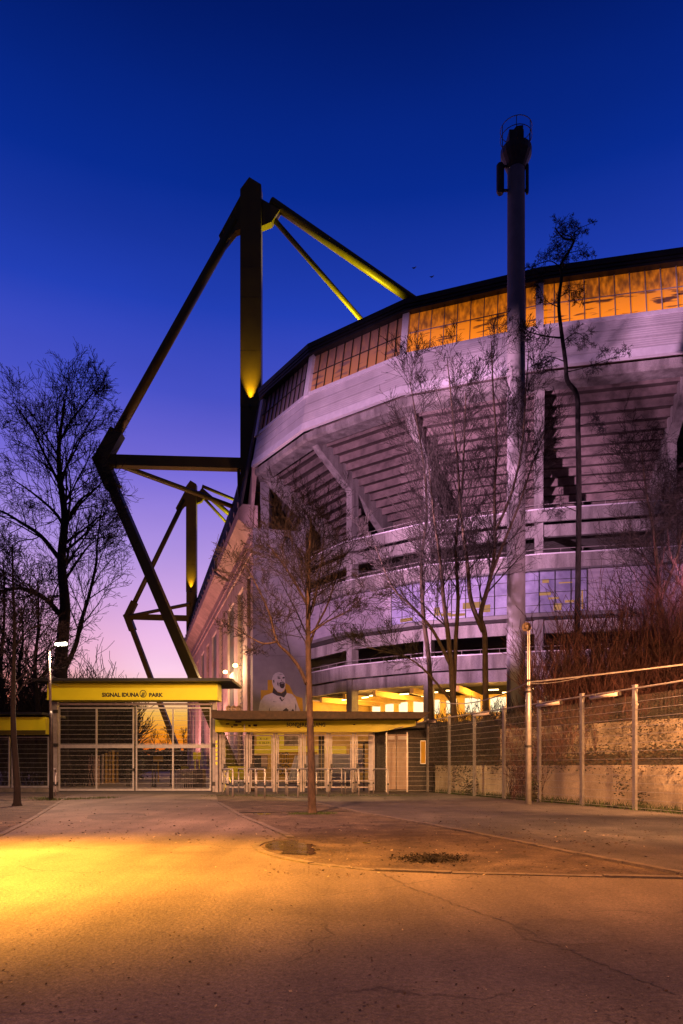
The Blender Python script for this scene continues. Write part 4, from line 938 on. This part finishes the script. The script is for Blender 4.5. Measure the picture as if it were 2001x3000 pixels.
for off_ in (0,):
    outline(ol, [(814, 2208), (821, 2208), (821, 2232), (825, 2232), (825, 2208), (832, 2208), (832, 2234), (828, 2238), (818, 2238), (814, 2234)])
    outline(ol, [(834, 2206), (842, 2206), (846, 2211), (846, 2233), (842, 2238), (834, 2238)]); outline(ol, [(839, 2212), (841, 2214), (841, 2231), (839, 2232)])
    outline(ol, [(814, 2242), (824, 2242), (828, 2247), (825, 2253), (829, 2258), (825, 2268), (814, 2268)]); outline(ol, [(834, 2243), (843, 2243), (847, 2248), (847, 2264), (843, 2269), (834, 2269), (831, 2264), (831, 2248)])
ol.build('outline_lettering', M['black'], bd)
def tent(px0, px1, py0, py1, Y_, label, flare=0):
    a = P(px0, py1, Y_); b = P(px1, py1, Y_); z1 = P(px0, py0, Y_).z; T = MB(); n = 14; fs = []; vs = []
    for k in range(n+1):
        x = a.x+(b.x-a.x)*k/n; wv = .12*math.sin(k*2.1); vs.append((x, Y_+wv, max(.02, a.z))); vs.append((x+(flare*(1-k/n)), Y_+.1+wv*.4, z1))
    T.add(vs, [(2*k, 2*k+2, 2*k+3, 2*k+1) for k in range(n)])
    vs2 = [(v[0], v[1]+2.2, v[2]) for v in vs]; T.add(vs2, [(2*k, 2*k+1, 2*k+3, 2*k+2) for k in range(n)])
    T.add([vs[0], vs[1], vs2[1], vs2[0]], [(0, 1, 2, 3)]); T.add([vs[-2], vs[-1], vs2[-1], vs2[-2]], [(3, 2, 1, 0)]); T.add([vs[1], vs[-1], vs2[-1], vs2[1]], [(0, 1, 2, 3)])
    T.build('tent', M['tent'], label=label, cat='tent', group='covered stalls behind the ticket gates')
tent(842, 905, 2213, 2288, 50, 'pale lilac covered stall with slanted side, left of the centre tree', .55)
tent(912, 934, 2211, 2290, 49, 'narrow pale covered stall just right of the centre tree')
cn = MB(); a = P(968, 2292, 47); b = P(1028, 2292, 47); cn.box(a.x, b.x, 47, 50, 0, P(0, 2209, 47).z)
for k in range(14): cn.box(a.x+(b.x-a.x)*k/14, a.x+(b.x-a.x)*(k+.5)/14, 46.95, 46.999, .1, P(0, 2211, 47).z)
cn.build('container', M['tent'], label='grey violet corrugated container behind the ticket gates', cat='container')
MB().tube([P(1044, 2262, 44)*1, P(1044, 2192, 44)], .42, 12).build('portable_cabin', M['tent'], label='blue white round cabin beside the container', cat='cabin')
sb_ = MB(); p = P(656, 2205, 37); sb_.box(p.x-.11, p.x+.11, 37, 37.03, p.z-.2, p.z+.26); sb_.box(p.x-.03, p.x+.03, 37.04, 37.09, 0, p.z+.2); sb_.build('yellow_sign', M['yellow_panel'], label='small yellow notice on a post behind the first ticket gate', cat='sign')

# ------------------------------------------------------------------ street lamp
L0 = G(150, 2345); sl = thing('street_lamp', L0, 'lit street lamp with a short arm beside the main gate', 'street lamp')
MB().tube([L0, L0+Vector((0, 0, 3.25)), L0+Vector((-.02, 0, 3.4))], [.075, .075, .05], 12).build('lower_pole', M['steel_dark'], sl, smooth=True)
hp = P(145, 1905, L0.y)
MB().tube([L0+Vector((-.02, 0, 3.3)), Vector((hp.x, L0.y, 5.0)), hp], [.05, .045, .04], 10).build('pole', M['steel'], sl, smooth=True)
tp_ = P(186, 1886, L0.y)
t = MB(); t.tube([hp-Vector((0, 0, .15)), hp+Vector((.05, 0, .08)), P(168, 1890, L0.y)], .028, 8); t.build('arm', M['steel_dark'], sl)
c = P(180, 1887, L0.y); t = MB(); t.prism([(c.x-.22, c.y-.12, c.z+.02), (c.x+.2, c.y-.12, c.z+.07), (c.x+.2, c.y-.12, c.z+.11), (c.x-.2, c.y-.12, c.z+.12)], (0, .24, 0)); t.build('head', M['steel_dark'], sl)
t = MB(); t.prism([(c.x-.2, c.y-.11, c.z-.06), (c.x+.16, c.y-.11, c.z-.03), (c.x+.19, c.y-.11, c.z+.06), (c.x-.2, c.y-.11, c.z+.015)], (0, .22, 0)); t.build('lens', M['lamp_white'], sl)
spot((c.x, c.y, c.z-.12), (c.x+.3, c.y-.2, 0), (1, .60, .36), 2600, 150, .35, .1)

# ------------------------------------------------------------------ bare trees
def grow(mb, p, d, L, rad, lvl, r, o):
    n = 5 if lvl < 2 else 4; pts = [p.copy()]; rs = [rad]; dd = d.copy(); seg = L/n
    for i in range(n):
        dd = (dd+Vector((r.gauss(0, 1), r.gauss(0, 1), r.gauss(0, .8)))*o['wob']+Vector((0, 0, o['up']))*.12).normalized()
        pts.append(pts[-1]+dd*seg); rs.append(max(o['rmin'], rad*(1-.72*(i+1)/n)))
    mb.tube(pts, rs, 4 if rad > .03 else 3, cap=False)
    if lvl >= o['lv']: return
    k = o['kids'][min(lvl, len(o['kids'])-1)]
    for j in range(k):
        f = .22+.78*(j+r.random()*.8)/k; f = min(f, .98); i = min(int(f*n), n-1); q = pts[i].lerp(pts[i+1], f*n-i)
        t = (pts[i+1]-pts[i]).normalized(); _, a, b = basis(t); an = r.uniform(0, 6.28)
        w = R(r.uniform(*o['ang'])); nd = (t*math.cos(w)+(a*math.cos(an)+b*math.sin(an))*math.sin(w)).normalized()
        grow(mb, q, nd, L*r.uniform(*o.get('lr', (.42, .72)))*(1-.35*f), max(o['rmin'], rad*(1-.7*f)*.6), lvl+1, r, o)
def bare_tree(name, label, guides, o, mt, mc, seed, group=None, base=None):
    """guides: (list of (px, py, depth), r0, r1, number of branches, branch length, first fraction)"""
    r = random.Random(seed); g0 = guides[0]; b = P(*g0[0][0]) if base is None else Vector(base)
    T = thing(name, (b.x, b.y, b.z), label, 'tree', group); tk = MB(); cr = MB()
    for (pts, r0, r1, k, bl, f0) in guides:
        V = [P(*q) if len(q) == 3 and q[2] > 3 else Vector(q) for q in pts]
        # smooth with catmull
        S = []
        for i in range(len(V)-1):
            p0, p1, p2, p3 = V[max(i-1, 0)], V[i], V[i+1], V[min(i+2, len(V)-1)]
            for s_ in range(4):
                u = s_/4; S.append(.5*((2*p1)+(-p0+p2)*u+(2*p0-5*p1+4*p2-p3)*u*u+(-p0+3*p1-3*p2+p3)*u**3))
        S.append(V[-1]); n = len(S)
        rs = [r0+(r1-r0)*(i/(n-1)) for i in range(n)]
        if pts is guides[0][0]: rs[0] *= 1.45; rs[1] *= 1.1
        tk.tube(S, rs, 12 if r0 > .08 else 7, cap=True)
        for j in range(k):
            f = f0+(1-f0)*(j+r.random())/k; i = min(int(f*(n-1)), n-2); q = S[i].lerp(S[i+1], f*(n-1)-i); t = (S[i+1]-S[i]).normalized(); _, a, b_ = basis(t)
            an = r.uniform(0, 6.28); w = R(r.uniform(*o['ang'])); nd = (t*math.cos(w)+(a*math.cos(an)+b_*math.sin(an))*math.sin(w)).normalized()
            rr_ = rs[i]; grow(cr, q, nd, bl*r.uniform(.6, 1.15)*(1-.45*(f-f0)/(1-f0+.001)), max(o['rmin'], rr_*o.get('rk', .45)), 1, r, o)
    tk.build('trunk', mt, T, smooth=True); cr.build('crown', mc, T); return T
# centre tree
Yc = 18.6
oc = dict(lr=(.5, .82), wob=.075, up=.5, rmin=.005, lv=4, kids=[6, 6, 5, 2], ang=(28, 62), rk=.36)
bare_tree('bare_tree', 'slender bare tree in the dirt island, its trunk lit orange',
  [([(915, 2387, Yc), (913, 2330, Yc), (911, 2200, Yc), (907, 2050, Yc), (903, 1900, Yc), (903, 1780, Yc), (905, 1680, Yc+.1), (908, 1590, Yc+.15), (912, 1520, Yc+.2)], .125, .02, 26, 2.0, .50),
   ([(899, 2005, Yc), (876, 1955, Yc-.1), (845, 1915, Yc-.2), (812, 1880, Yc-.3), (790, 1800, Yc-.3), (752, 1715, Yc-.4), (715, 1650, Yc-.5)], .055, .012, 13, 1.3, .3),
   ([(812, 1880, Yc-.3), (770, 1885, Yc-.4), (720, 1860, Yc-.5), (670, 1830, Yc-.6)], .03, .008, 7, .8, .2),
   ([(903, 1900, Yc), (925, 1840, Yc+.2), (960, 1770, Yc+.3), (985, 1690, Yc+.5), (1010, 1620, Yc+.6)], .04, .01, 10, 1.3, .3),
   ([(904, 1780, Yc), (860, 1700, Yc-.2), (820, 1640, Yc-.3), (780, 1590, Yc-.2)], .04, .01, 10, 1.2, .3),
   ([(904, 1860, Yc), (960, 1820, Yc-.3), (1020, 1790, Yc-.6), (1070, 1740, Yc-.8)], .028, .008, 8, 1.1, .3),
   ([(903, 1810, Yc), (930, 1720, Yc+.5), (945, 1620, Yc+.8), (950, 1540, Yc+1)], .035, .008, 8, 1.2, .3)],
  oc, M['bark'], M['twig'], 4)
# slim tree on the left
Yl = 22.3
bare_tree('bare_tree', 'thin dark tree leaning on the dirt verge at the left edge',
  [([(50, 2362, Yl), (50, 2300, Yl), (42, 2180, Yl), (38, 2080, Yl), (40, 1950, Yl), (42, 1830, Yl), (38, 1700, Yl), (36, 1600, Yl+.2)], .12, .02, 18, 2.0, .45),
   ([(40, 1900, Yl), (80, 1850, Yl+.2), (130, 1830, Yl+.3), (160, 1850, Yl+.4)], .03, .01, 6, 1.0, .3)],
  dict(oc, rmin=.006), M['bark_dark'], M['twig_dark'], 9)
# big tree behind
Yb = 42.0
ob = dict(lr=(.48, .8), wob=.09, up=.22, rmin=.011, lv=4, kids=[7, 7, 4, 2], ang=(22, 55), rk=.4)
bare_tree('bare_tree', 'huge dark bare tree behind the main gate, largest against the dusk sky',
  [([(178, 2262, Yb), (178, 2100, Yb), (178, 1950, Yb), (188, 1820, Yb), (190, 1760, Yb), (180, 1640, Yb), (190, 1520, Yb), (178, 1420, Yb), (172, 1320, Yb), (182, 1230, Yb), (192, 1170, Yb)], .48, .04, 24, 4.6, .45),
   ([(190, 1960, Yb), (222, 1890, Yb-.5), (235, 1830, Yb-1), (262, 1740, Yb-1.2), (282, 1650, Yb-1.4), (285, 1590, Yb-1.5), (300, 1480, Yb-1.8)], .16, .03, 16, 3.6, .2),
   ([(183, 1810, Yb), (140, 1760, Yb-.5), (90, 1730, Yb-1), (40, 1725, Yb-1.6), (-30, 1740, Yb-2)], .18, .04, 12, 3.6, .15),
   ([(176, 1640, Yb), (120, 1570, Yb+.5), (60, 1530, Yb+1), (10, 1500, Yb+1.4), (-30, 1490, Yb+1.6)], .15, .03, 12, 3.8, .15),
   ([(190, 1550, Yb), (160, 1500, Yb+1), (90, 1440, Yb+1.5), (30, 1400, Yb+2)], .12, .025, 14, 3.6, .2),
   ([(175, 1420, Yb), (130, 1330, Yb), (90, 1250, Yb+.4), (40, 1180, Yb+.6)], .10, .025, 14, 3.4, .2),
   ([(190, 1700, Yb), (230, 1640, Yb+.6), (270, 1590, Yb+1), (330, 1560, Yb+1.2)], .09, .02, 12, 3.0, .2),
   ([(188, 1540, Yb), (230, 1470, Yb-.6), (270, 1440, Yb-1), (300, 1410, Yb-1.3)], .09, .02, 12, 2.6, .2),
   ([(172, 1300, Yb), (210, 1230, Yb-.5), (250, 1180, Yb-.8), (285, 1130, Yb-1)], .07, .02, 12, 2.6, .2),
   ([(178, 1400, Yb), (220, 1320, Yb), (250, 1260, Yb), (290, 1200, Yb)], .07, .02, 12, 2.4, .2)],
  ob, M['bark_dark'], M['twig_dark'], 12, base=(P(178, 2262, Yb).x, Yb, 0))
# smaller trees behind the side gate
for q, (px, Y_, top, sd, lab) in enumerate(((108, 44, 1700, 31, 'second dark tree, behind the side gate, left of the huge one'), (8, 46, 1640, 32, 'dark bare tree at the left edge behind the side gate'), (62, 50, 1790, 33, 'low dark tree behind the slim leaning tree'))):
    bare_tree('bare_tree', lab, [([(px, 2258, Y_), (px+4, 2100, Y_), (px-6, 1960, Y_), (px+5, (1960+top)/2, Y_), (px+2, top, Y_)], .22, .03, 26, 4.2, .3)], dict(ob, kids=[5, 5, 4, 2], rmin=.013), M['bark_dark'], M['twig_dark'], sd)
# trees behind the right fence
orr = dict(wob=.06, up=.55, rmin=.0085, lv=4, kids=[7, 7, 5, 2], ang=(20, 52), rk=.36, lr=(.5, .85))
Yr = 36.0
bare_tree('bare_tree', 'bare tree with two close stems rising behind the fence, left of the concrete mast',
  [([(1330, 2120, Yr), (1325, 2000, Yr), (1315, 1880, Yr), (1300, 1760, Yr), (1290, 1650, Yr), (1270, 1500, Yr), (1255, 1350, Yr)], .18, .03, 20, 3.6, .35),
   ([(1328, 2050, Yr), (1335, 1880, Yr+.3), (1342, 1750, Yr+.4), (1335, 1600, Yr+.5), (1352, 1450, Yr+.5), (1360, 1300, Yr+.6), (1365, 1150, Yr+.7)], .13, .03, 20, 3.4, .3),
   ([(1320, 1950, Yr), (1270, 1850, Yr-.4), (1210, 1780, Yr-.7), (1150, 1720, Yr-.9), (1100, 1600, Yr-1)], .10, .02, 14, 2.8, .2),
   ([(1325, 2060, Yr), (1265, 1985, Yr-.6), (1200, 1930, Yr-.8), (1110, 1905, Yr-1), (1050, 1890, Yr-1)], .07, .015, 12, 2.2, .2)],
  orr, M['bark'], M['twig'], 41)
bare_tree('bare_tree', 'bare forked tree growing close against the concrete mast',
  [([(1425, 2130, Yr+1), (1422, 2000, Yr+1), (1420, 1860, Yr+1), (1408, 1800, Yr+1), (1435, 1700, Yr+1), (1450, 1600, Yr+1), (1448, 1450, Yr+1), (1455, 1300, Yr+1), (1445, 1150, Yr+1), (1440, 1000, Yr+1)], .18, .03, 24, 3.4, .35),
   ([(1415, 1850, Yr+1), (1380, 1760, Yr+.6), (1370, 1660, Yr+.5), (1350, 1500, Yr+.4), (1340, 1350, Yr+.2), (1325, 1200, Yr+.1), (1310, 1050, Yr)], .14, .02, 20, 3.2, .25),
   ([(1440, 1680, Yr+1), (1480, 1580, Yr+.3), (1520, 1480, Yr), (1560, 1360, Yr-.2), (1600, 1260, Yr-.3)], .09, .02, 12, 2.8, .2),
   ([(1450, 1560, Yr+1), (1500, 1440, Yr-.3), (1530, 1300, Yr-.6), (1540, 1150, Yr-.8), (1550, 1020, Yr-.9)], .08, .02, 14, 2.6, .2)],
  orr, M['bark'], M['twig'], 42)
bare_tree('bare_tree', 'bare tree left of the forked one, thin upright branches over the glazed band',
  [([(1262, 2120, Yr+4), (1258, 1950, Yr+4), (1240, 1800, Yr+4), (1235, 1650, Yr+4), (1250, 1500, Yr+4), (1240, 1350, Yr+4), (1215, 1200, Yr+4), (1200, 1110, Yr+4)], .16, .02, 24, 3.6, .3)],
  dict(orr, rmin=.010), M['bark'], M['twig'], 43)
Yp = 38.0
bare_tree('larch_tree', 'tall crooked dark larch with twisted top, right of the concrete mast',
  [([(1690, 1960, Yp), (1691, 1860, Yp), (1696, 1480, Yp), (1693, 1250, Yp), (1690, 1158, Yp), (1662, 1115, Yp), (1657, 1062, Yp), (1645, 972, Yp), (1637, 890, Yp), (1646, 806, Yp), (1642, 777, Yp), (1674, 724, Yp), (1678, 703, Yp), (1652, 699, Yp), (1626, 668, Yp)], .17, .035, 10, 1.2, .72),
   ([(1643, 785, Yp), (1615, 765, Yp-.3), (1580, 772, Yp-.5), (1555, 785, Yp-.6)], .035, .015, 10, .8, .2),
   ([(1676, 720, Yp), (1652, 742, Yp), (1630, 735, Yp)], .03, .015, 7, .8, .1), ([(1664, 742, Yp), (1700, 735, Yp), (1722, 748, Yp)], .025, .012, 7, .6, .1),
   ([(1640, 680, Yp), (1665, 690, Yp), (1700, 668, Yp), (1738, 652, Yp)], .03, .012, 9, .6, .2), ([(1632, 672, Yp), (1650, 655, Yp), (1668, 648, Yp)], .02, .012, 6, .7, .1),
   ([(1646, 990, Yp), (1600, 985, Yp-.3), (1560, 975, Yp-.5), (1535, 965, Yp-.6)], .05, .02, 9, 1.0, .3), ([(1650, 1000, Yp), (1690, 975, Yp), (1730, 1005, Yp)], .03, .012, 9, .9, .1),
   ([(1638, 900, Yp), (1600, 880, Yp-.2), (1580, 840, Yp-.3)], .03, .012, 7, .7, .2), ([(1640, 870, Yp), (1680, 850, Yp), (1695, 880, Yp)], .03, .012, 9, .7, .1),
   ([(1656, 1060, Yp), (1610, 1045, Yp), (1570, 1060, Yp)], .03, .012, 8, .8, .2), ([(1660, 1090, Yp), (1720, 1075, Yp), (1790, 1050, Yp), (1830, 1045, Yp)], .03, .012, 10, .8, .2),
   ([(1692, 1250, Yp), (1730, 1240, Yp), (1770, 1245, Yp)], .025, .012, 6, .9, .2), ([(1694, 1500, Yp), (1640, 1480, Yp), (1600, 1490, Yp)], .03, .012, 6, 1.0, .2)],
  dict(wob=.2, up=.1, rmin=.009, lv=3, kids=[6, 8, 5], ang=(30, 75), rk=.4, lr=(.5, .9)), M['bark_dark'], M['twig_dark'], 44)
bare_tree('bare_tree', 'spreading bare tree on the slope at the right edge',
  [([(1945, 2000, 37), (1940, 1850, 37), (1930, 1700, 37), (1915, 1560, 37), (1895, 1450, 37), (1880, 1330, 37)], .15, .03, 28, 4.0, .2),
   ([(1935, 1760, 37), (1980, 1640, 36.5), (2010, 1520, 36), (2030, 1400, 36)], .1, .02, 18, 3.4, .2)],
  dict(orr, wob=.16, up=.4, ang=(30, 65)), M['bark'], M['twig'], 45)
# hillside thicket of thin upright stems
def thicket(name, label, n, fn, h, m, seed, rmin=.010, kids=(4, 3), wob=.10, up=.6):
    r = random.Random(seed); mb = MB(); o = dict(wob=wob, up=up, rmin=rmin, lv=2, kids=list(kids), ang=(15, 45))
    for _ in range(n):
        p = fn(r); d = Vector((r.gauss(0, .18), r.gauss(0, .18), 1)).normalized(); grow(mb, p, d, h*r.uniform(.5, 1.2), rmin*2.2, 0, r, o)
    return mb.build(name, m, kind='stuff', label=label)
def onhill(px0, px1, y0, y1):
    def f(r):
        Y_ = r.uniform(y0, y1); X_ = (r.uniform(px0, px1)-CX)/F*Y_; return Vector((X_, Y_, hill_z(X_, Y_)-.1))
    return f
thicket('undergrowth', 'dense thicket of thin reddish bare stems on the slope above the walls', 900, onhill(1570, 2250, 28, 43), 4.4, M['twig_red'], 51)
thicket('undergrowth', 'low bare brush behind the fence, left of the lamp pole', 260, onhill(1290, 1620, 35, 42), 2.2, M['twig_dark'], 52)
thicket('undergrowth', 'dark bare brush on top of the upper wall', 380, onhill(1480, 2200, 26, 31), 1.5, M['twig_red'], 53)
# hedge mass behind the fence left part
r = random.Random(8); hg = MB()
for _ in range(420):
    Y_ = r.uniform(35.5, 38.5); px = r.uniform(1268, 1500); X_ = (px-CX)/F*Y_; leafcloud(hg, Vector((X_, Y_, r.uniform(.9, 3.0))), (.3, .3, .25), 30, r, .05, 0 if r.random() < .4 else 1)
hg.build('hedge_ivy', [M['ivy'], M['bark_dark']], kind='stuff', label='dark ivy mass behind the fence beside the booth')
# left background thicket, far brush and hedge behind the gates
def flat(px0, px1, y0, y1):
    def f(r):
        Y_ = r.uniform(y0, y1); return Vector(((r.uniform(px0, px1)-CX)/F*Y_, Y_, 0))
    return f
thicket('undergrowth', 'tangled dark brush behind the side gate under the big trees', 170, flat(-60, 300, 44, 56), 6.4, M['twig_dark'], 61, rmin=.016, kids=(7, 5), wob=.16)
thicket('undergrowth', 'dense dark bushes seen through the left gate leaf', 520, flat(120, 345, 60, 72), 5.6, M['twig_dark'], 62, rmin=.03, kids=(8, 6), wob=.14, up=.8)
r = random.Random(77); dk = MB()
for _ in range(1500):
    Y_ = r.uniform(62, 76); px = r.uniform(60, 400); leafcloud(dk, Vector(((px-CX)/F*Y_, Y_, r.uniform(.2, 7.0)*min(1, (430-px)/110))), (.5, .5, .4), 16, r, .14)
dk.build('evergreen_bushes', M['ivy'], kind='stuff', label='dark evergreen mass behind the left gate leaf')
fh = MB()
for _ in range(2600):
    px = r.uniform(-200, 640); Y_ = r.uniform(180, 190); leafcloud(fh, Vector(((px-CX)/F*Y_, Y_, r.uniform(0, 5.6))), (1.2, 1, .5), 6, r, .5)
fh.build('far_hedge', M['twig_dark'], kind='stuff', label='long dark hedge on the horizon behind the gate')
for q, (px, top, lab) in enumerate(((452, 2155, 'left of the three small far trees seen through the gate'), (490, 2140, 'middle of the three small far trees seen through the gate'), (538, 2148, 'right of the three small far trees, beside the pylon foot'))):
    bare_tree('bare_tree', lab, [([(px, 2252, 170), (px+2, 2200, 170), (px, (2200+top)/2, 170), (px, top, 170)], .18, .04, 14, 3.0, .3)], dict(ob, rmin=.03, lv=3, kids=[4, 4, 3]), M['bark_dark'], M['twig_dark'], 70+q, 'small bare trees on the horizon')
# plaza furniture behind the main gate
def ppost(px, py0, py1, Y_, w, m, name, label, cat, group=None):
    a = P(px, py0, Y_); t = MB(); t.tube([(a.x, Y_, 0), (a.x, Y_, P(px, py1, Y_).z)], w, 8); t.tube([(a.x, Y_, 0), (a.x, Y_, .08)], w*1.8, 8); return t.build(name, m, label=label, cat=cat, group=group)
for k, (px, Y_, py) in enumerate(((311, 52, 2206), (321, 54, 2202), (331, 52, 2198), (343, 55, 2204), (300, 50, 2210), (270, 48, 2207))):
    ppost(px, 2270, py, Y_, .10, M['hall'] if k < 4 else M['steel_white'], 'yellow_post' if k < 4 else 'plaza_post', ('slim yellow post on the plaza, %s of four' % ('first', 'second', 'third', 'fourth')[k]) if k < 4 else 'pale post left of the yellow posts, %s' % ('nearer the yellow ones' if k == 4 else 'farther away'), 'post', 'posts on the plaza behind the gate')
for k, (px, Y_) in enumerate(((372, 44), (378, 44), (447, 43), (455, 43), (500, 44))):
    ppost(px, 2270, 2252 if k < 2 else 2245, Y_, .05, M['black'], 'bollard', 'black bollard on the plaza, %s' % ('left of the left pair', 'right of the left pair', 'left of the middle pair', 'right of the middle pair', 'alone beside the stacked barriers')[k], 'bollard', 'black bollards behind the main gate')
t = MB(); a = P(270, 2285, 46); t.box(a.x-.28, a.x+.34, 46, 46.5, 0, P(0, 2214, 46).z); t.box(a.x-.2, a.x+.26, 45.96, 45.999, .35, 2.0); t.build('kiosk_panel', M['shutter'], label='pale upright information column behind the left gate leaf', cat='column')
p = P(463, 2224, 56); t = MB(); t.box(p.x-.4, p.x+.4, 56, 56.05, p.z-.2, p.z+.25); t.box(p.x-.05, p.x+.05, 56.06, 56.1, 0, p.z+.2); t.build('direction_sign', M['mural_gold'], label='small dull yellow direction sign on the far plaza', cat='sign')
def stack_barrier():
    t = MB(); t.tube([(0, 0, .0), (0, 0, 1.0), (0, .12, 1.1), (0, 2.0, 1.1), (0, 2.1, 1.0), (0, 2.1, 0)], .022, 6); t.tube([(0, 0, .25), (0, 2.1, .25)], .016, 5)
    for k in range(1, 10): t.tube([(0, .21*k, .25), (0, .21*k, 1.1)], .008, 4)
    return t.build('stacked_barrier', M['steel'], label='grey crowd control barrier in the packed stack behind the gate', cat='barrier', group='crowd control barriers stacked behind the gate')
s0_ = stack_barrier()
for k in range(9):
    o = s0_ if k == 0 else s0_.copy()
    if k: COL.objects.link(o)
    o.location = (gx(513)*1.17+.13*k, 40.5, 0)
cr = MB(); a = P(553, 2300, 42); cr.box(a.x-.3, a.x+.85, 42, 43, 0, 1.15)
for k in range(10): cr.box(a.x-.3+.115*k, a.x-.25+.115*k, 41.94, 41.998, .1, 1.1)
cr.build('crate_stack', M['glass_dark'], label='dark blue crates piled against the side wall behind the gate', cat='crates')
for k, px in enumerate((571, 583)):
    p = P(px, 2215, 50); t = MB(); t.box(p.x-.13, p.x+.13, 50, 50.04, p.z-.25, p.z+.28); t.box(p.x-.03, p.x+.03, 50.05, 50.1, 0, p.z); t.build('yellow_sign', M['yellow_panel'], label='small yellow sign near the pylon foot, %s one' % ('left', 'right')[k], cat='sign', group='yellow signs behind the gate')
# unseen spots over the plaza, no lamps built for them
spot((-14, 48, 8), (-13.5, 47, 0), (1, .52, .14), 900, 130, .6, .3)
spot((-24, 75, 9), (-24, 75, 0), (1, .52, .14), 1500, 130, .6, .3)
spot((-1, 46, 8.5), (-1.5, 56, 1), (1, .6, .2), 1100, 110, .6, .3)
# birds in the sky are specks
for k, (px, py) in enumerate(((1212, 787), (1264, 813))):
    p = P(px, py, 60); t = MB(); t.prism([p, p+Vector((.12, 0, .05)), p+Vector((.25, 0, .22)), p+Vector((.06, 0, .12)), p+Vector((-.16, 0, .10))], (0, .04, 0)); t.build('bird', M['black'], label='tiny dark bird in the sky, %s one' % ('left', 'right')[k], cat='bird', group='birds above the stadium')
